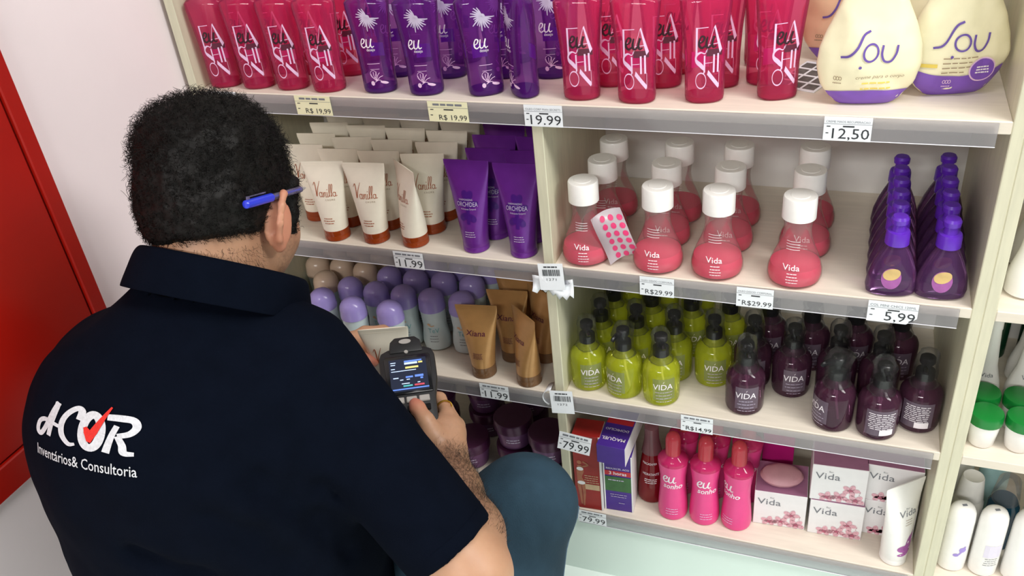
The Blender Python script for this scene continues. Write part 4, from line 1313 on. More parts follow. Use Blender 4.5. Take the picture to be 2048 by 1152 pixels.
# ------------------------------------------------------------------ the kneeling person
class Field:
    """signed-distance field on a grid; shapes are blended in and read out as one skin (surface nets)"""

    def __init__(self, lo, hi, h):
        self.lo, self.h = np.array(lo, float), h
        self.n = np.ceil((np.array(hi, float) - self.lo) / h).astype(int) + 1
        self.d = np.full(self.n, 0.2, np.float32)

    def _win(self, lo, hi, m):
        a = np.clip(np.floor((np.array(lo) - m - self.lo) / self.h).astype(int), 0, self.n)
        b = np.clip(np.ceil((np.array(hi) + m - self.lo) / self.h).astype(int) + 1, 0, self.n)
        if np.any(b <= a):
            return None, None
        g = np.meshgrid(*[(self.lo[i] + self.h * np.arange(a[i], b[i])).astype(np.float32) for i in range(3)], indexing='ij')
        return tuple(slice(a[i], b[i]) for i in range(3)), g

    def _mix(self, sl, e, k):
        o = self.d[sl]
        if k > 0:
            hh = np.maximum(k - np.abs(o - e), 0) / k
            self.d[sl] = np.minimum(o, e) - hh * hh * k * 0.25
        else:
            self.d[sl] = np.minimum(o, e)

    def _cut(self, sl, e, k):
        o = self.d[sl]
        e = -e
        hh = np.maximum(k - np.abs(o - e), 0) / max(k, 1e-6)
        self.d[sl] = np.maximum(o, e) + hh * hh * k * 0.25

    def cone(self, a, b, ra, rb, k=0.02, cut=False, cap_plane=None):
        a, b = np.array(a, float), np.array(b, float)
        m = max(ra, rb) + k + 4 * self.h
        sl, g = self._win(np.minimum(a, b), np.maximum(a, b), m)
        if sl is None:
            return
        ab = b - a
        l2 = float(ab @ ab) or 1e-9
        t = np.clip(((g[0] - a[0]) * ab[0] + (g[1] - a[1]) * ab[1] + (g[2] - a[2]) * ab[2]) / l2, 0, 1)
        e = np.sqrt((g[0] - a[0] - ab[0] * t) ** 2 + (g[1] - a[1] - ab[1] * t) ** 2 + (g[2] - a[2] - ab[2] * t) ** 2) - (ra + (rb - ra) * t)
        if cap_plane is not None:
            p, nn = np.array(cap_plane[0], float), np.array(cap_plane[1], float)
            nn = nn / np.linalg.norm(nn)
            e = np.maximum(e, (g[0] - p[0]) * nn[0] + (g[1] - p[1]) * nn[1] + (g[2] - p[2]) * nn[2])
        (self._cut if cut else self._mix)(sl, e, k)

    def chain(self, pts, rs, k=0.02, cut=False):
        for i in range(len(pts) - 1):
            self.cone(pts[i], pts[i + 1], rs[i], rs[i + 1], k, cut)

    def ell(self, c, r, k=0.02, rot=None, cut=False):
        c, r = np.array(c, float), np.array(r, float)
        m = k + 4 * self.h
        R = np.array(rot) if rot is not None else np.eye(3)   # columns = axes
        ext = np.sqrt(((R * r) ** 2).sum(1))
        sl, g = self._win(c - ext, c + ext, m)
        if sl is None:
            return
        q = [sum(R[j, i] * (g[j] - c[j]) for j in range(3)) for i in range(3)]
        k0 = np.sqrt(sum((q[i] / r[i]) ** 2 for i in range(3)))
        k1 = np.sqrt(sum((q[i] / (r[i] ** 2)) ** 2 for i in range(3)))
        e = k0 * (k0 - 1) / np.maximum(k1, 1e-6)
        (self._cut if cut else self._mix)(sl, e, k)

    def below(self, p, nn):
        """keep only the side of a plane that nn points away from"""
        p, nn = np.array(p, float), np.array(nn, float)
        nn /= np.linalg.norm(nn)
        ax = [self.lo[i] + self.h * np.arange(self.n[i]) for i in range(3)]
        e = ((ax[0] - p[0]) * nn[0])[:, None, None] + ((ax[1] - p[1]) * nn[1])[None, :, None] + ((ax[2] - p[2]) * nn[2])[None, None, :]
        self.d = np.maximum(self.d, e.astype(np.float32))

    def skin(self, relax=2):
        d = self.d
        ins = d < 0
        c = [ins[i:d.shape[0] - 1 + i, j:d.shape[1] - 1 + j, k:d.shape[2] - 1 + k] for i in (0, 1) for j in (0, 1) for k in (0, 1)]
        cnt = sum(x.astype(np.int8) for x in c)
        cells = np.argwhere((cnt > 0) & (cnt < 8))
        idx = -np.ones(cnt.shape, np.int64)
        idx[tuple(cells.T)] = np.arange(len(cells))
        corner = [(i, j, k) for i in (0, 1) for j in (0, 1) for k in (0, 1)]
        val = np.stack([d[cells[:, 0] + a, cells[:, 1] + b, cells[:, 2] + e] for a, b, e in corner], 1)
        acc = np.zeros((len(cells), 3))
        num = np.zeros(len(cells))
        for p in range(8):
            for q in range(p + 1, 8):
                if sum(abs(corner[p][i] - corner[q][i]) for i in range(3)) != 1:
                    continue
                va, vb = val[:, p], val[:, q]
                m = (va < 0) != (vb < 0)
                t = np.where(m, va / np.where(m, va - vb, 1), 0)
                pos = np.array(corner[p])[None] + t[:, None] * (np.array(corner[q]) - np.array(corner[p]))[None]
                acc += pos * m[:, None]
                num += m
        V = self.lo + self.h * (cells + acc / num[:, None])
        F = []
        for ax in range(3):
            o1, o2 = [(1, 2), (2, 0), (0, 1)][ax]
            s0 = [slice(None)] * 3
            s1 = [slice(None)] * 3
            s0[ax], s1[ax] = slice(0, -1), slice(1, None)
            a, b = ins[tuple(s0)], ins[tuple(s1)]
            e = np.argwhere(a != b)
            e = e[(e[:, o1] > 0) & (e[:, o2] > 0) & (e[:, o1] < d.shape[o1] - 1) & (e[:, o2] < d.shape[o2] - 1)]
            u1, u2 = np.zeros(3, int), np.zeros(3, int)
            u1[o1], u2[o2] = 1, 1
            q = np.stack([idx[tuple((e - u1 - u2).T)], idx[tuple((e - u2).T)], idx[tuple(e.T)], idx[tuple((e - u1).T)]], 1)
            flip = ~a[tuple(e.T)]
            q[flip] = q[flip][:, ::-1]
            F.append(q)
        F = np.concatenate(F)
        F = F[(F >= 0).all(1)]
        for _ in range(relax):
            s, n_ = np.zeros_like(V), np.zeros(len(V))
            for a, b in ((0, 1), (1, 2), (2, 3), (3, 0)):
                np.add.at(s, F[:, a], V[F[:, b]])
                np.add.at(s, F[:, b], V[F[:, a]])
                np.add.at(n_, F[:, a], 1)
                np.add.at(n_, F[:, b], 1)
            V = 0.5 * V + 0.5 * s / np.maximum(n_, 1)[:, None]
        return V, F


def np_mesh(name, V, F, material):
    me = bpy.data.meshes.new(name)
    me.vertices.add(len(V))
    me.vertices.foreach_set('co', np.asarray(V, np.float32).ravel())
    me.loops.add(F.size)
    me.loops.foreach_set('vertex_index', F.astype(np.int32).ravel())
    me.polygons.add(len(F))
    me.polygons.foreach_set('loop_start', np.arange(0, F.size, F.shape[1], dtype=np.int32))
    me.update(calc_edges=True)
    me.polygons.foreach_set('use_smooth', np.ones(len(F), bool))
    me.materials.append(M[material] if isinstance(material, str) else material)
    me.validate()
    return me


def v3(*p):
    return np.array(p, float)


# --- head frame: turned a little to the left, chin down
_yaw, _pit = math.radians(2), math.radians(20)
HC = v3(-.256, -.425, 1.092)
HF = v3(-math.sin(_yaw) * math.cos(_pit), math.cos(_yaw) * math.cos(_pit), -math.sin(_pit))
HR = v3(math.cos(_yaw), math.sin(_yaw), 0)
HU = np.cross(HR, HF)
HROT = np.stack([HR, HF, HU], 1)


def hp(x, y, z):
    return HC + HR * x + HF * y + HU * z


# --- joints
SH_R, EL_R, WR_R = v3(-.138, -.508, .918), v3(.090, -.574, .681), v3(-.034, -.374, .668)
SH_L, EL_L, WR_L = v3(-.420, -.525, .872), v3(-.470, -.340, .690), v3(-.318, -.246, .700)
HIP_R, KN_R, AN_R = v3(-.14, -.50, .37), v3(.056, -.334, .540), v3(.045, -.47, .10)
HIP_L, KN_L, AN_L = v3(-.34, -.50, .34), v3(-.34, -.20, .085), v3(-.33, -.60, .075)

body = Field((-.62, -.80, .02), (.24, -.10, 1.27), .004)
# trunk and legs stay inside the clothes
body.ell((-.270, -.562, .84), (.175, .118, .15), .05)
body.ell((-.280, -.550, .62), (.175, .145, .18), .06)
body.ell((-.255, -.545, .40), (.165, .135, .10), .06)
body.chain([HIP_R, KN_R, AN_R], [.085, .055, .038], .03)
body.chain([HIP_L, KN_L, AN_L], [.085, .055, .038], .03)
body.cone(SH_L, SH_R, .05, .05, .04)
# neck and head
body.cone((-.262, -.515, .965), hp(0, -.030, -.045), .070, .064, .03)
body.ell(hp(0, -.010, .028), (.074, .091, .082), .02, HROT)
body.ell(hp(0, .035, -.030), (.066, .060, .080), .03, HROT)
body.ell(hp(0, .028, -.078), (.060, .055, .040), .03, HROT)
body.ell(hp(0, .072, -.098), (.022, .018, .018), .02, HROT)
for s_ in (-1, 1):
    body.ell(hp(s_ * .044, .052, -.048), (.026, .026, .028), .02, HROT)
    body.ell(hp(s_ * .032, .083, .014), (.026, .010, .008), .012, HROT)        # brow
    body.ell(hp(s_ * .031, .094, -.002), (.016, .012, .010), .008, HROT, True)  # eye socket
    body.ell(hp(s_ * .013, .100, -.034), (.008, .008, .007), .008, HROT)       # nostril wing
body.chain([hp(0, .088, .012), hp(0, .104, -.012), hp(0, .114, -.030)], [.009, .010, .012], .012)
body.ell(hp(0, .094, -.058), (.024, .010, .006), .006, HROT)                    # lips
body.ell(hp(0, .092, -.069), (.021, .010, .007), .006, HROT)
for s_ in (-1, 1):
    # ear: a hollowed shell with a thick rim and a lobe, set at an angle to the head
    ax_ = np.stack([HR * math.cos(.55) - HF * s_ * math.sin(.55), HR * s_ * math.sin(.55) + HF * math.cos(.55), HU], 1)
    body.ell(hp(s_ * .084, -.008, -.024), (.006, .020, .033), .008, ax_)
    rim = [hp(s_ * (.076 + q[0] * 1.1), .012 + (q[1] - .012) * 1.1, -.012 + q[2] * 1.15) for q in ((0, .012, .008), (.008, .006, .021), (.017, -.008, .023), (.021, -.019, .012), (.020, -.022, -.006), (.014, -.016, -.024), (.007, -.004, -.036), (.001, .004, -.038))]
    body.chain(rim, [.0045, .005, .005, .005, .005, .0052, .0062, .006], .004)
# arms
body.chain([SH_R, SH_R * .5 + EL_R * .5 + v3(.004, -.004, -.004), EL_R], [.052, .050, .046], .03)
body.chain([EL_R, EL_R * .70 + WR_R * .30 + v3(.008, -.002, .004), EL_R * .35 + WR_R * .65, WR_R], [.047, .044, .035, .0285], .02)
body.chain([SH_L, SH_L * .5 + EL_L * .5, EL_L], [.060, .056, .047], .03)
body.chain([EL_L, EL_L * .65 + WR_L * .35, WR_L], [.045, .042, .028], .02)
# right hand closed round the lower half of the scanner: palm, thumb in front, four fingers behind
PALM_R = v3(-.047, -.343, .677)
body.chain([WR_R, PALM_R], [.028, .030], .012)
KN = [v3(-.056, -.315, .690), v3(-.044, -.312, .668), v3(-.043, -.316, .648), v3(-.047, -.326, .632)]
for kn, r_ in zip(KN, (.0125, .0125, .012, .011)):
    body.cone(PALM_R, kn, .022, r_, .010)
FING = [[KN[0], v3(-.083, -.282, .690), v3(-.113, -.283, .692), v3(-.128, -.295, .694)],
        [KN[1], v3(-.077, -.277, .668), v3(-.110, -.279, .668), v3(-.126, -.292, .670)],
        [KN[2], v3(-.076, -.282, .648), v3(-.107, -.285, .650), v3(-.121, -.298, .652)],
        [KN[3], v3(-.074, -.295, .632), v3(-.099, -.299, .634), v3(-.111, -.311, .637)]]
for ch, r_ in zip(FING, (.0098, .0100, .0094, .0084)):
    body.chain(ch, [r_ * 1.08, r_, r_ * .92, r_ * .80], .004)
TH_R = [v3(-.044, -.368, .679), v3(-.052, -.372, .698), v3(-.066, -.362, .716), v3(-.086, -.346, .7225), v3(-.094, -.339, .724)]
body.chain(TH_R, [.021, .0165, .0118, .0108, .0088], .008)
# left hand pinching the tube: thumb towards the camera, fingers behind
PALM_L = v3(-0.282, -0.212, 0.702)
body.chain([WR_L, PALM_L], [.027, .028], .012)
KL = [v3(-0.266, -0.180, 0.716), v3(-0.264, -0.176, 0.696), v3(-0.266, -0.178, 0.677), v3(-0.272, -0.186, 0.660)]
for kn, r_ in zip(KL, (.012, .012, .0115, .0105)):
    body.cone(PALM_L, kn, .020, r_, .010)
FL = [[KL[0], v3(-0.239, -0.164, 0.713), v3(-0.214, -0.167, 0.708), v3(-0.200, -0.172, 0.704)],
      [KL[1], v3(-0.236, -0.161, 0.692), v3(-0.210, -0.165, 0.688), v3(-0.194, -0.171, 0.685)],
      [KL[2], v3(-0.238, -0.164, 0.674), v3(-0.214, -0.168, 0.670), v3(-0.200, -0.174, 0.667)],
      [KL[3], v3(-0.246, -0.172, 0.658), v3(-0.226, -0.176, 0.655), v3(-0.214, -0.181, 0.653)]]
for ch, r_ in zip(FL, (.0098, .0100, .0094, .0084)):
    body.chain(ch, [r_ * 1.08, r_, r_ * .92, r_ * .80], .004)
TH_L = [v3(-0.289, -0.226, 0.708), v3(-0.276, -0.232, 0.710), v3(-0.257, -0.232, 0.704), v3(-0.238, -0.230, 0.697), v3(-0.228, -0.226, 0.694)]
body.chain(TH_L, [.018, .0150, .0120, .0110, .0090], .008)

bv, bf = body.skin(2)

# skin tint: arm hair, stubble, lips and the crown of the head are the person's own colouring
def seg_t(P, a, b):
    ab = b - a
    t = np.clip(((P - a) @ ab) / (ab @ ab), 0, 1)
    return t, np.linalg.norm(P - a - t[:, None] * ab, axis=1)


loc = (bv - HC) @ HROT                                   # head coordinates of every vertex
tint = np.zeros((len(bv), 4), np.float32)
tint[:, 3] = 1
t_, d_ = seg_t(bv, EL_R, WR_R)
tint[:, 0] = np.where(d_ < .06, np.clip(np.minimum((t_ - .05) * 4, (1.02 - t_) * 6), 0, 1), 0) * 1.25
near_head = np.linalg.norm(bv - HC, axis=1) < .16
stub = np.clip((-.030 - loc[:, 2]) / .03, 0, 1) * np.clip((loc[:, 1] - .005) / .02, 0, 1) * near_head
tint[:, 0] = np.maximum(tint[:, 0], stub * .75)
tint[:, 1] = np.exp(-((np.abs(loc[:, 0]) - .09) / .016) ** 2) * near_head * (loc[:, 2] > -.07) * (loc[:, 2] < .03) * .5   # ears redder
for tip in (TH_R[-1], TH_L[-1]):
    tint[:, 1] = np.maximum(tint[:, 1], np.exp(-(np.linalg.norm(bv - tip, axis=1) / .022) ** 2))
lips = (np.abs(loc[:, 2] + .063) < .012) & (np.abs(loc[:, 0]) < .024) & (loc[:, 1] > .09)
tint[lips, 1] = 1.0


def skin_material():
    m, nt, out = _new('skin')
    b = nt.nodes.new('ShaderNodeBsdfPrincipled')
    nt.links.new(b.outputs[0], out.inputs[0])
    b.inputs['Roughness'].default_value = .5
    b.inputs['Subsurface Weight'].default_value = .12
    b.inputs['Subsurface Radius'].default_value = (.008, .003, .0015)
    at_ = nt.nodes.new('ShaderNodeAttribute')
    at_.attribute_name = 'tint'
    sep = nt.nodes.new('ShaderNodeSeparateColor')
    nt.links.new(at_.outputs['Color'], sep.inputs[0])
    tc = nt.nodes.new('ShaderNodeTexCoord')
    n1 = nt.nodes.new('ShaderNodeTexNoise')
    n1.inputs['Scale'].default_value = 26
    n1.inputs['Detail'].default_value = 5
    nt.links.new(tc.outputs['Object'], n1.inputs['Vector'])
    base = nt.nodes.new('ShaderNodeMix')
    base.data_type = 'RGBA'
    base.inputs[6].default_value = lin('#a87c60')
    base.inputs[7].default_value = lin('#c89c7c')
    nt.links.new(n1.outputs['Fac'], base.inputs[0])
    red = nt.nodes.new('ShaderNodeMix')
    red.data_type = 'RGBA'
    red.inputs[7].default_value = lin('#c4705c')
    nt.links.new(base.outputs[2], red.inputs[6])
    nt.links.new(sep.outputs[1], red.inputs[0])
    n2 = nt.nodes.new('ShaderNodeTexNoise')
    n2.inputs['Scale'].default_value = 240
    n2.inputs['Detail'].default_value = 3
    nt.links.new(tc.outputs['Object'], n2.inputs['Vector'])
    mu = nt.nodes.new('ShaderNodeMath')
    mu.operation = 'MULTIPLY'
    nt.links.new(n2.outputs['Fac'], mu.inputs[0])
    nt.links.new(sep.outputs[0], mu.inputs[1])
    hr = nt.nodes.new('ShaderNodeMix')
    hr.data_type = 'RGBA'
    hr.inputs[7].default_value = lin('#382418')
    nt.links.new(red.outputs[2], hr.inputs[6])
    nt.links.new(mu.outputs[0], hr.inputs[0])
    nt.links.new(hr.outputs[2], b.inputs['Base Color'])
    bp = nt.nodes.new('ShaderNodeBump')
    bp.inputs['Strength'].default_value = .12
    bp.inputs['Distance'].default_value = .001
    nt.links.new(n2.outputs['Fac'], bp.inputs['Height'])
    nt.links.new(bp.outputs[0], b.inputs['Normal'])
    return m


M['skin'] = skin_material()
man = empty('person', (-.22, -.45, 0))
tag(man, 'kneeling person in a navy polo shirt and jeans reading a handheld scanner', 'person')
OFF = v3(-.22, -.45, 0)
bme = np_mesh('body', bv - OFF, bf, 'skin')
att = bme.color_attributes.new('tint', 'FLOAT_COLOR', 'POINT')
att.data.foreach_set('color', tint.ravel())
o_body = obj('body', bme, man)

# --- eyes
for s_ in (-1, 1):
    c_ = hp(s_ * .031, .080, -.002) - OFF
    ev = obj('eye', mesh('eye', mv(lathe([(-.011, .001), (-.008, .008), (0, .0115), (.008, .008), (.011, .001)], 14), *c_), 'eye_white'), man)
    c_ = hp(s_ * .031, .0895, -.002) - OFF
    obj('iris', mesh('iris', mv(lathe([(-.004, .001), (-.0028, .004), (0, .0055), (.0028, .004), (.004, .001)], 12), *c_), 'eye_iris'), ev)

# --- polo shirt
sh = Field((-.66, -.86, .24), (.22, -.20, 1.10), .0055)
sh.ell((-.275, -.555, .845), (.215, .165, .160), .06)
sh.ell((-.285, -.605, .83), (.180, .122, .155), .06)
sh.ell((-.285, -.555, .66), (.225, .200, .22), .08)
sh.ell((-.265, -.56, .42), (.225, .195, .16), .08)
sh.cone(SH_L + v3(.02, 0, -.01), SH_R + v3(-.02, 0, -.005), .070, .064, .05)
sh.cone((-.262, -.52, .945), (-.258, -.488, 1.005), .100, .078, .05)
cuff = SH_R * .115 + EL_R * .885
ad = (EL_R - SH_R) / np.linalg.norm(EL_R - SH_R)
sh.cone(SH_R, EL_R + ad * .03, .069, .060, .035, cap_plane=(cuff, ad))
cuffl = SH_L * .15 + EL_L * .85
adl = (EL_L - SH_L) / np.linalg.norm(EL_L - SH_L)
sh.cone(SH_L, EL_L + adl * .03, .074, .070, .035, cap_plane=(cuffl, adl))


def FOLDS():
    # creases from the back into the right armpit and under the sleeve
    valley([v3(-.128, -.674, .905), v3(-.104, -.664, .868), v3(-.084, -.648, .828), v3(-.074, -.624, .775), v3(-.070, -.598, .690)], .009, .022)
    valley([v3(-.080, -.634, .855), v3(-.066, -.618, .826), v3(-.060, -.600, .800)], .007, .016)
    valley([v3(-.150, -.705, .850), v3(-.118, -.690, .800), v3(-.098, -.668, .745)], .007, .026)
    valley([v3(-.250, -.735, .800), v3(-.180, -.728, .760), v3(-.120, -.700, .700)], .006, .030)


LOGO_C, LOGO_N, LOGO_UP = (-.296, -.690, .905), (.05, -.90, .42), (0, .3, .95)
PEN_A, PEN_B = (-.163, -.494, 1.128), (-.170, -.370, 1.088)
HELD, HELD_R = (-.212, -.196, .606), (math.radians(8), 0, math.radians(20))
DEV_T, DEV_B = (-0.1520, -0.2429, 0.7460), (-0.0855, -0.3636, 0.6967)
# folds: soft ridges and valleys drawn over the cloth
def ridge(pts, r=.016, k=.022):
    sh.chain(pts, [r * .6] + [r] * (len(pts) - 2) + [r * .5], k)


def valley(pts, r=.010, k=.020):
    sh.chain(pts, [r * .5] + [r] * (len(pts) - 2) + [r * .4], k, True)


FOLDS()
# openings: neck hole and sleeve hollows
sh.cone((-.258, -.492, 1.015), (-.250, -.462, 1.085), .070, .085, .004, True)
sh.cone(cuff - ad * .035, cuff + ad * .04, .046, .050, .003, True)
sh.cone(cuffl - adl * .035, cuffl + adl * .04, .058, .064, .003, True)
sh.below((0, 0, .30), (0, 0, -1))
sv, sf = sh.skin(4)
# fine cloth undulation
sv2 = sv.copy()
nz_ = np.array([mnoise.noise(Vector(p) * 14) * .0035 + mnoise.noise(Vector(p) * 34 + Vector((3, 1, 2))) * .0012 for p in sv])
cen = v3(-.255, -.52, .7)
dirn = sv - cen
dirn /= np.linalg.norm(dirn, axis=1)[:, None]
sv2 = sv + dirn * nz_[:, None]
shirt = obj('polo_shirt', np_mesh('polo_shirt', sv2 - OFF, sf, 'navy'), man)
bvh = BVHTree.FromPolygons([tuple(p) for p in sv2], [tuple(q) for q in sf])


def on_shirt(p, d, off=.0009):
    h_, n_, i_, dist = bvh.ray_cast(Vector(p), Vector(d))
    if h_ is None:
        return None
    return np.array(h_ + n_ * off)


# hem stitching of the right sleeve
def ring_around(c, axis, r0, off, n=40):
    a = np.array(axis) / np.linalg.norm(axis)
    e1 = np.cross(a, v3(0, 0, 1))
    e1 /= np.linalg.norm(e1)
    e2 = np.cross(a, e1)
    pts = []
    for i in range(n + 1):
        t = 2 * PI * i / n
        dd = e1 * math.cos(t) + e2 * math.sin(t)
        p = on_shirt(np.array(c) + dd * (r0 + .08), -dd, off)
        pts.append(p if p is not None else np.array(c) + dd * r0)
    return pts


def seam(name, c, axis, r0, lo, hi, rad):
    pts = ring_around(c, axis, r0, .0003, 48)
    a = np.array(axis) / np.linalg.norm(axis)
    run = [tuple(p - OFF) for p in pts if lo < (np.array(p) - c) @ v3(.75, -.55, .35) < hi and np.linalg.norm(np.array(p) - c) < r0 * 2.2]
    if len(run) > 4:
        obj(name, mesh(name, tube(run, rad, 5), 'navy'), shirt)


cu_pts = ring_around(cuff - ad * .022, ad, .064, .0001, 44)
obj('cuff_stitch', mesh('cuff_stitch', tube([tuple(p - OFF) for p in cu_pts[4:40]], .0006, 5), 'navy'), shirt)

# --- collar: a fall folded over its stand, points at the front
def collar():
    C0 = v3(-.250, -.484, 1.006)
    nrm = v3(.06, .60, .80)
    nrm /= np.linalg.norm(nrm)
    fw_ = v3(-.10, .99, 0)
    fw_ = fw_ - nrm * (fw_ @ nrm)
    fw_ /= np.linalg.norm(fw_)
    rt_ = np.cross(fw_, nrm)
    n = 48
    rows = []
    for i in range(n + 1):
        s = -1 + 2 * i / n
        ph = s * math.radians(150)
        R_ = .090 + .022 * abs(s) ** 3
        base_ = C0 + rt_ * (R_ * math.sin(ph)) - fw_ * (R_ * 1.02 * math.cos(ph))
        outw = rt_ * math.sin(ph) - fw_ * math.cos(ph)
        tip = abs(s) ** 6
        drop = .052 + .022 * tip
        hgt_ = .030 - .012 * abs(s) ** 2
        fold = base_ + nrm * hgt_
        prof = [base_ - outw * .012 - nrm * .012, base_ - outw * .006 + nrm * hgt_ * .5, fold - outw * .003, fold + outw * .0035 + nrm * .0015, fold + outw * .009 - nrm * .006,
                fold + outw * (.012 + .009 * tip) - nrm * drop * .5 + fw_ * .010 * tip, fold + outw * (.017 + .019 * tip) - nrm * drop + fw_ * .022 * tip]
        rows.append(prof)
    V, F = [], []
    for r_ in rows:
        V += [tuple(p - OFF) for p in r_]
    m = len(rows[0])
    for i in range(n):
        for j in range(m - 1):
            a = i * m + j
            F.append((a, a + 1, a + m + 1, a + m))
    return V, F


co = obj('collar', mesh('collar', collar(), 'navy', True, 80), man)
sm = co.modifiers.new('thickness', 'SOLIDIFY')
sm.thickness = .0024
sm.offset = 0
sb_ = co.modifiers.new('smooth', 'SUBSURF')
sb_.levels = sb_.render_levels = 2

# --- embroidered company name on the back
LC = v3(*LOGO_C)
ln = v3(*LOGO_N)
ln /= np.linalg.norm(ln)
lu_ = np.cross(v3(*LOGO_UP), ln)
lu_ /= np.linalg.norm(lu_)
lv_ = np.cross(ln, lu_)


def embroider(vf2, x, y, sx, sy, off):
    V = []
    for p in vf2[0]:
        q = LC + lu_ * (x + p[0] * sx) + lv_ * (y + p[1] * sy) + ln * .12
        h_ = on_shirt(q, -ln, off)
        V.append(tuple((h_ if h_ is not None else q - ln * .12) - OFF))
    return V, vf2[1]


_rb = ribbon


def ribbon(p, w, *q):
    return _rb(p, tuple(x * 1.3 for x in w) if hasattr(w, '__len__') else w * 1.3, *q)


A_ = join(ribbon([(.52, 1.0), (.40, .72), (.22, .22), (.10, .03), (.0, .12), (.02, .34), (.18, .45), (.42, .44), (.66, .40)], (.11, .10, .10, .09, .09, .09, .08, .07)),
          ribbon([(.50, 1.0), (.46, .72), (.40, .42), (.36, .06)], (.12, .11, .11, .10)))
C_ = ribbon([(1.06, .70), (1.10, .92), (.98, .98), (.78, .78), (.68, .50), (.72, .20), (.90, .02), (1.06, .06)], (.10, .14, .10, .10, .11, .11, .09, .05))
O_ = ring2(1.38, .48, .20, .43, .15, 40)
R_ = join(ribbon([(1.66, .92), (1.90, .94), (2.16, .92), (2.24, .76), (2.14, .58), (1.92, .48)], (.12, .13, .12, .11, .10)),
          ribbon([(1.88, .74), (1.80, .44), (1.72, .0)], (.09, .10, .12)), ribbon([(1.92, .48), (2.02, .26), (2.06, .06), (2.24, .05)], (.10, .11, .12, .08)))
CK = join(ribbon([(1.24, .56), (1.31, .44), (1.37, .22)], (.06, .12, .07)), ribbon([(1.37, .20), (1.44, .48), (1.56, .80), (1.72, 1.18)], (.07, .13, .09, .03)))
ribbon = _rb
S_ = .040
SX_ = .066
lg_o = obj('embroidery', mesh('embroidery', embroider(join(A_, C_, O_, R_), -1.12 * SX_, .012, SX_, S_, .0012), 'thread_white', False), shirt)
lg_o['label'] = 'white embroidered company name'
obj('check_mark', mesh('check_mark', embroider(CK, -1.12 * SX_, .012, SX_, S_, .0020), 'thread_red', False), shirt)['label'] = 'red embroidered check mark'
t = text2('Inventários& Consultoria', bold=.006, sx=.82)
tw = max(p[0] for p in t[0]) - min(p[0] for p in t[0])
s_t = 2.28 * SX_ / tw
obj('embroidery', mesh('embroidery', embroider(t, .002, -.011, s_t, .0125, .0012), 'thread_white', False), shirt)

# --- jeans
jn = Field((-.52, -.78, .02), (.26, -.08, .72), .007)
jn.ell((-.24, -.53, .37), (.185, .165, .14), .06)
jn.chain([HIP_R, HIP_R * .4 + KN_R * .6 + v3(0, 0, .008), KN_R], [.115, .092, .074], .05)
jn.chain([KN_R, KN_R * .55 + AN_R * .45 + v3(0, -.012, 0), AN_R], [.074, .069, .055], .03)
jn.chain([HIP_L, KN_L, AN_L], [.115, .076, .055], .05)
jn.ell(KN_R + v3(.012, .010, .012), (.066, .060, .062), .03)
jv, jf = jn.skin(2)
nz_ = np.array([mnoise.noise(Vector(p) * 22) * .0030 + mnoise.noise(Vector((p[0] * 60, p[1] * 60, p[2] * 25))) * .0012 for p in jv])
jv = jv + nz_[:, None] * v3(.5, -.6, .5)
jeans = obj('jeans', np_mesh('jeans', jv - OFF, jf, 'denim'), man)
jb = BVHTree.FromPolygons([tuple(p) for p in jv], [tuple(q) for q in jf])
spts = []
for i in range(26):
    t_ = i / 25
    c_ = KN_R * (1 - t_) + AN_R * t_
    q = c_ + v3(.16, .05, 0)
    h_, n_, _i, _d = jb.ray_cast(Vector(q), Vector((c_ - q) / np.linalg.norm(c_ - q)))
    if h_:
        spts.append(tuple(np.array(h_ + n_ * .0004) - OFF))
if len(spts) > 3:
    obj('side_seam', mesh('side_seam', tube(spts, .0016, 6), 'denim_seam'), jeans)

# --- shoes
for an, dr_ in ((AN_R, v3(.02, .22, 0)), (AN_L, v3(.02, -.18, 0))):
    f_ = Field(an + v3(-.12, -.30, -.12), an + v3(.14, .32, .08), .008)
    if dr_[1] > 0:
        f_.chain([an + v3(0, -.03, -.055), an + dr_ * .5 + v3(0, 0, -.060), an + dr_ * .85 + v3(0, 0, -.066)], [.040, .042, .034], .03)
        f_.cone(an + v3(0, 0, -.04), an + v3(0, .0, .0), .045, .044, .03)
        f_.below((0, 0, .003), (0, 0, -1))
    else:
        f_.chain([an + v3(0, -.02, -.01), an + dr_ * .5 + v3(0, 0, -.02), an + dr_ * .9 + v3(0, 0, -.036)], [.045, .042, .034], .03)
        f_.below((0, 0, .003), (0, 0, -1))
    fv, ff = f_.skin(2)
    obj('shoe', np_mesh('shoe', fv - OFF, ff, 'sole'), man)

# --- hair: a dark cap following the scalp, roughened, plus individual curls
hf = Field(HC - .17, HC + .17, .0035)
hf.ell(hp(0, -.014, .030), (.083, .099, .091), .02, HROT)
hf.ell(hp(0, -.050, -.015), (.074, .052, .058), .03, HROT)
hf.ell(hp(.0, -.030, .075), (.072, .070, .045), .03, HROT)
# hairline: forehead, round the ears, down to the nape
hf.ell(hp(0, .115, -.050), (.20, .085, .105), .012, HROT, True)
hf.ell(hp(.045, -.060, -.125), (.13, .09, .094), .020, HROT, True)
for s_ in (-1, 1):
    hf.ell(hp(s_ * .100, .000, -.055), (.040, .036, .062), .010, HROT, True)
    hf.chain([hp(s_ * .071, .040, .02), hp(s_ * .070, .040, -.018), hp(s_ * .068, .040, -.040)], [.012, .010, .006], .008)
hv, hfc = hf.skin(1)
hl = (hv - HC) @ HROT
out_ = hv - hp(0, -.012, .02)
out_ /= np.linalg.norm(out_, axis=1)[:, None]
dn = np.array([mnoise.noise(Vector(p) * 40) * .0030 + mnoise.noise(Vector(p) * 120) * .0020 + mnoise.noise(Vector(p) * 240) * .0018 for p in hv])
hv = hv + out_ * dn[:, None]
hair = obj('hair', np_mesh('hair', hv - OFF, hfc, 'hair'), man)
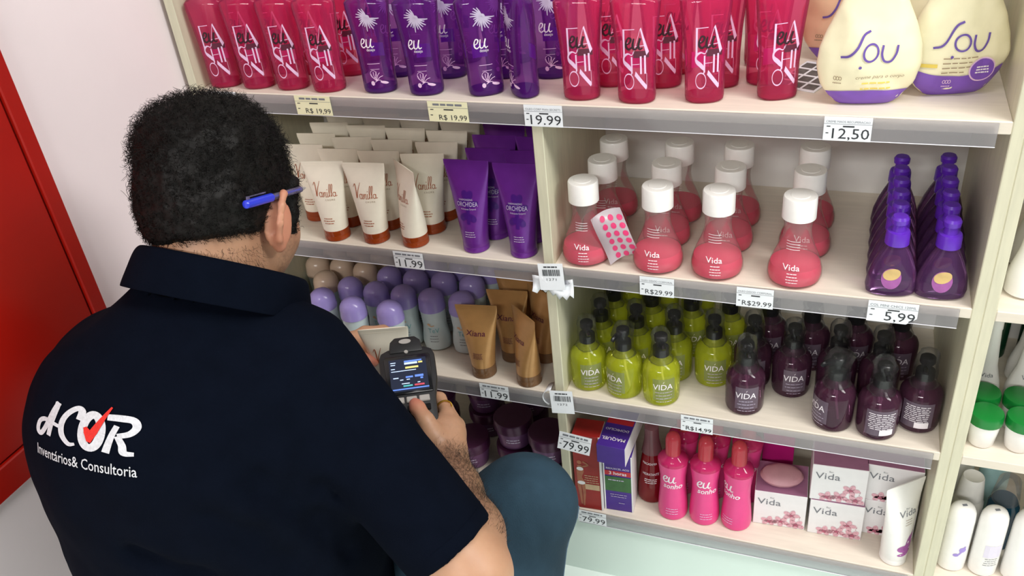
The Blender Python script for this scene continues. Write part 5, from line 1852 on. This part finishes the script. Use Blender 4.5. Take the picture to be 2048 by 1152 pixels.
# curls
tri_a = hv[hfc[:, 0]]
area = np.linalg.norm(np.cross(hv[hfc[:, 1]] - tri_a, hv[hfc[:, 3]] - tri_a), axis=1)
pick = rng.choice(len(hfc), 9000, p=area / area.sum())
CV, CF = [], []
cnt_ = 0
for q in pick:
    p = hv[hfc[q]].mean(0)
    o_ = p - hp(0, -.012, .02)
    o_ /= np.linalg.norm(o_)
    l_ = (p - HC) @ HROT
    if (p - (HC - HU * .12)) @ o_ < .02 and l_[2] < -.05:
        pass
    e1 = np.cross(o_, rng.normal(size=3))
    e1 /= np.linalg.norm(e1)
    e2 = np.cross(o_, e1)
    top = l_[2] > .05
    rad = rng.uniform(.0016, .0042) if top else rng.uniform(.0010, .0028)
    turns = rng.uniform(.7, 1.9)
    ln_ = rng.uniform(.006, .014) if top else rng.uniform(.003, .008)
    drift = e1 * rng.uniform(.002, .010)
    ph = rng.uniform(0, 6.28)
    n_ = 13
    rr = rng.uniform(.00022, .00036)
    if l_[2] > .02 and rng.random() < .10:      # loose bigger curls on top
        rad, turns, ln_, rr = rng.uniform(.0045, .0080), rng.uniform(.8, 1.3), rng.uniform(.008, .016), .00034
    base_i = cnt_
    for i in range(n_):
        t_ = i / (n_ - 1)
        a = ph + 2 * PI * turns * t_
        c_ = p - o_ * .002 + o_ * (ln_ * (.3 + .7 * t_) if t_ > 0 else 0) + drift * t_ + (e1 * (math.cos(a) - math.cos(ph)) + e2 * (math.sin(a) - math.sin(ph))) * rad * .9 + o_ * math.sin(a) * rad * .5
        w_ = rr * (1 - .5 * t_)
        CV += [c_ + e1 * w_, c_ - e1 * w_ * .5 + e2 * w_ * .87, c_ - e1 * w_ * .5 - e2 * w_ * .87 + o_ * w_]
    for i in range(n_ - 1):
        for j in range(3):
            a, b = base_i + 3 * i + j, base_i + 3 * i + (j + 1) % 3
            CF.append((a, b, b + 3, a + 3))
    cnt_ += 3 * n_
cu_ = obj('curls', np_mesh('curls', np.array(CV) - OFF, np.array(CF), 'hair'), hair)
cu_['kind'] = 'stuff'

# short hairs: nape wisps and forearm
def wisps(name, roots, dirs, lens, r, parent, curl=.3):
    V, F = [], []
    for p, d, L in zip(roots, dirs, lens):
        d = d / np.linalg.norm(d)
        s1 = np.cross(d, rng.normal(size=3))
        s1 /= np.linalg.norm(s1)
        b = len(V)
        for i in range(4):
            t_ = i / 3
            c_ = p + d * L * t_ + s1 * L * curl * t_ * t_
            w_ = r * (1 - .7 * t_)
            V += [c_ + s1 * w_, c_ - s1 * w_]
        for i in range(3):
            F.append((b + 2 * i, b + 2 * i + 1, b + 2 * i + 3, b + 2 * i + 2))
    o_ = obj(name, np_mesh(name, np.array(V) - OFF, np.array(F), 'hair'), parent)
    o_['kind'] = 'stuff'


nv = np.zeros_like(bv)
fn_ = np.cross(bv[bf[:, 1]] - bv[bf[:, 0]], bv[bf[:, 3]] - bv[bf[:, 0]])
for j in range(4):
    np.add.at(nv, bf[:, j], fn_)
nv /= np.maximum(np.linalg.norm(nv, axis=1), 1e-9)[:, None]
t_, d_ = seg_t(bv, EL_R, WR_R)
fore = np.where((d_ < .055) & (t_ > .12) & (t_ < .97))[0]
sel = rng.choice(fore, min(2600, len(fore)), replace=False)
ax_ = (WR_R - EL_R) / np.linalg.norm(WR_R - EL_R)
wisps('arm_hair', bv[sel] - nv[sel] * .0004, nv[sel] * .35 + ax_ * .8 + rng.normal(size=(len(sel), 3)) * .35, rng.uniform(.006, .014, len(sel)), .00022, man)
nape = np.where((loc[:, 1] < -.01) & (loc[:, 2] < -.045) & (loc[:, 2] > -.100) & (np.abs(loc[:, 0]) < .075) & near_head)[0]
dens = np.clip(1 - (-.045 - loc[nape, 2]) / .055, .03, 1) ** 1.6
sel = rng.choice(nape, min(1500, len(nape)), replace=False, p=dens / dens.sum())
wisps('nape_hair', bv[sel] - nv[sel] * .0004, nv[sel] * .35 - HU * .7 + HR * np.sign(rng.normal(size=(len(sel), 1))) * .35 + rng.normal(size=(len(sel), 3)) * .3, rng.uniform(.005, .016, len(sel)), .0002, hair, .6)

# gold ring on the index finger
rp = FING[0][0] * .55 + FING[0][1] * .45
ra = FING[0][1] - FING[0][0]
ra /= np.linalg.norm(ra)
e1 = np.cross(ra, v3(0, 0, 1)); e1 /= np.linalg.norm(e1); e2 = np.cross(ra, e1)
obj('finger_ring', mesh('finger_ring', tube([tuple(rp + (e1 * math.cos(a) + e2 * math.sin(a)) * .0118 - OFF) for a in np.linspace(0, 2 * PI, 22)], .0014, 6), 'brass'), man)

# ------------------------------------------------------------------ pen behind the ear
PA, PB = v3(*PEN_A), v3(*PEN_B)
pd = (PB - PA)
plen = np.linalg.norm(pd)
pd /= plen
pen = empty('ballpoint_pen', tuple(PA))
zq = Vector(pd).to_track_quat('Z', 'Y')
pen.rotation_mode = 'QUATERNION'
pen.rotation_quaternion = zq
tag(pen, 'blue capped ballpoint pen tucked behind the ear', 'pen')
obj('barrel', mesh('barrel', lathe([(.030, .0036), (.032, .0041), (plen - .016, .0041), (plen - .012, .0036)], 14), 'pen_clear'), pen)
obj('ink_tube', mesh('ink_tube', lathe([(.02, .0014), (plen - .01, .0014)], 8), 'pen_blue'), pen)
obj('tip', mesh('tip', lathe([(plen - .014, .0036), (plen - .004, .0016), (plen, .0006)], 12), 'metal_grey'), pen)
cp = obj('cap', mesh('cap', lathe([(0, .003), (.001, .0048), (.010, .0052), (.052, .0052), (.053, .0044)], 16), 'pen_blue'), pen)
obj('clip', mesh('clip', join(box(-.0015, .0048, .004, .0015, .0085, .007), box(-.0015, .0072, .004, .0015, .0086, .040, .0004)), 'pen_clear'), cp)

# ------------------------------------------------------------------ handheld scanner
DT, DB = v3(*DEV_T), v3(*DEV_B)
du = (DT - DB)
du /= np.linalg.norm(du)
tocam = v3(.4637, -1.2099, 1.5469) - (DT + DB) / 2
dn_ = tocam - du * (tocam @ du)
dn_ /= np.linalg.norm(dn_)
drt = np.cross(du, dn_)
dv = empty('barcode_scanner')
dv.matrix_world = Matrix([(drt[i], du[i], dn_[i], ((DT + DB) / 2)[i]) for i in range(3)] + [(0, 0, 0, 1)])
tag(dv, 'black handheld barcode scanner with a lit screen held in the right hand', 'scanner')


def prism(outline, z0, z1, bev=.003):
    bm = bmesh.new()
    vs_ = [bm.verts.new((x, y, z0)) for x, y in outline]
    f = bm.faces.new(vs_)
    r = bmesh.ops.extrude_face_region(bm, geom=[f])
    bmesh.ops.translate(bm, verts=[g for g in r['geom'] if isinstance(g, bmesh.types.BMVert)], vec=(0, 0, z1 - z0))
    bmesh.ops.recalc_face_normals(bm, faces=bm.faces[:])
    if bev:
        bmesh.ops.bevel(bm, geom=bm.edges[:], offset=bev, segments=2, affect='EDGES', profile=.6)
    bm.verts.ensure_lookup_table()
    res = [tuple(v.co) for v in bm.verts], [tuple(v.index for v in q.verts) for q in bm.faces]
    bm.free()
    return res


outl = [(-.030, -.086), (.030, -.086), (.036, -.070), (.037, -.02), (.043, .010), (.0435, .052), (.040, .062), (.028, .068), (-.028, .068), (-.040, .062), (-.0435, .052), (-.043, .010), (-.037, -.02), (-.036, -.070)]
bd = obj('housing', mesh('housing', prism(outl, -.015, .010, .005), 'device'), dv)
obj('bezel', mesh('bezel', prism([(-.034, -.018), (.034, -.018), (.036, .048), (.033, .052), (-.033, .052), (-.036, .048)], .008, .0122, .0015), 'device_gloss'), bd)
hd = obj('scan_head', mesh('scan_head', prism([(-.027, .058), (.027, .058), (.024, .080), (.016, .088), (-.016, .088), (-.024, .080)], -.018, .012, .004), 'device'), dv)
obj('lens_window', mesh('lens_window', mv(loft([(0, .0095, .0045), (.0015, .0095, .0045)], 20), 0, .078, .0115), 'metal_grey'), hd)
obj('status_light', mesh('status_light', mv(lathe([(0, .0034), (.0015, .003)], 14), 0, .059, .0105), 'metal_grey'), bd)


def panel(name, x0, y0, x1, y1, m, par, z=.0128):
    return obj(name, mesh(name, ([(x0, y0, z), (x1, y0, z), (x1, y1, z), (x0, y1, z)], [(0, 1, 2, 3)]), m, False), par)


scr = panel('screen', -.0285, -.014, .0285, .045, 'screen', dv, .0125)
for i, (x0, y0, x1, y1, m) in enumerate([(-.005, .034, .015, .0378, 'scr_pale'), (.0165, .0345, .023, .0375, 'scr_yellow'), (-.004, .0265, .016, .030, 'scr_yellow'), (-.026, .0225, .012, .0238, 'scr_pale'), (-.026, .0345, -.019, .036, 'scr_pale'), (-.026, .027, -.020, .0285, 'scr_pale'),
                                         (-.026, .0385, -.018, .040, 'scr_pale'), (-.005, .0385, .022, .0412, 'scr_blue'), (.009, .0095, .022, .0135, 'scr_blue'), (-.005, .0095, .006, .0125, 'scr_blue'), (-.024, .010, -.016, .0118, 'scr_pale'), (-.014, .006, -.009, .0075, 'scr_pale'), (-.004, .006, .001, .0075, 'scr_pale'),
                                         (.017, .0055, .021, .0085, 'scr_blue'), (-.012, -.001, .000, .0005, 'scr_pale'), (.012, -.001, .016, .0005, 'scr_pale'), (-.010, -.006, .004, -.003, 'scr_teal'), (.007, -.006, .022, -.003, 'scr_red'), (-.0285, -.0110, .0285, -.0088, 'scr_blue')]):
    panel('screen_item', x0, y0, x1, y1, m, scr, .0129)
for r_ in range(3):
    for c_ in range(3):
        obj('key', mesh('key', box(-.027 + c_ * .019, -.034 - r_ * .016, .008, -.011 + c_ * .019, -.023 - r_ * .016, .0125, .0012), 'metal_grey' if r_ == 0 else 'device_gloss'), bd)
obj('grip_strap', mesh('grip_strap', box(-.020, -.07, -.022, .020, .03, -.018, .0015), 'device'), dv)

# tube held in the left hand
place(KIND['vanilla'], tuple(v3(*HELD)), 'cream vanilla tube held in the left hand behind the scanner', VG, rot=HELD_R)
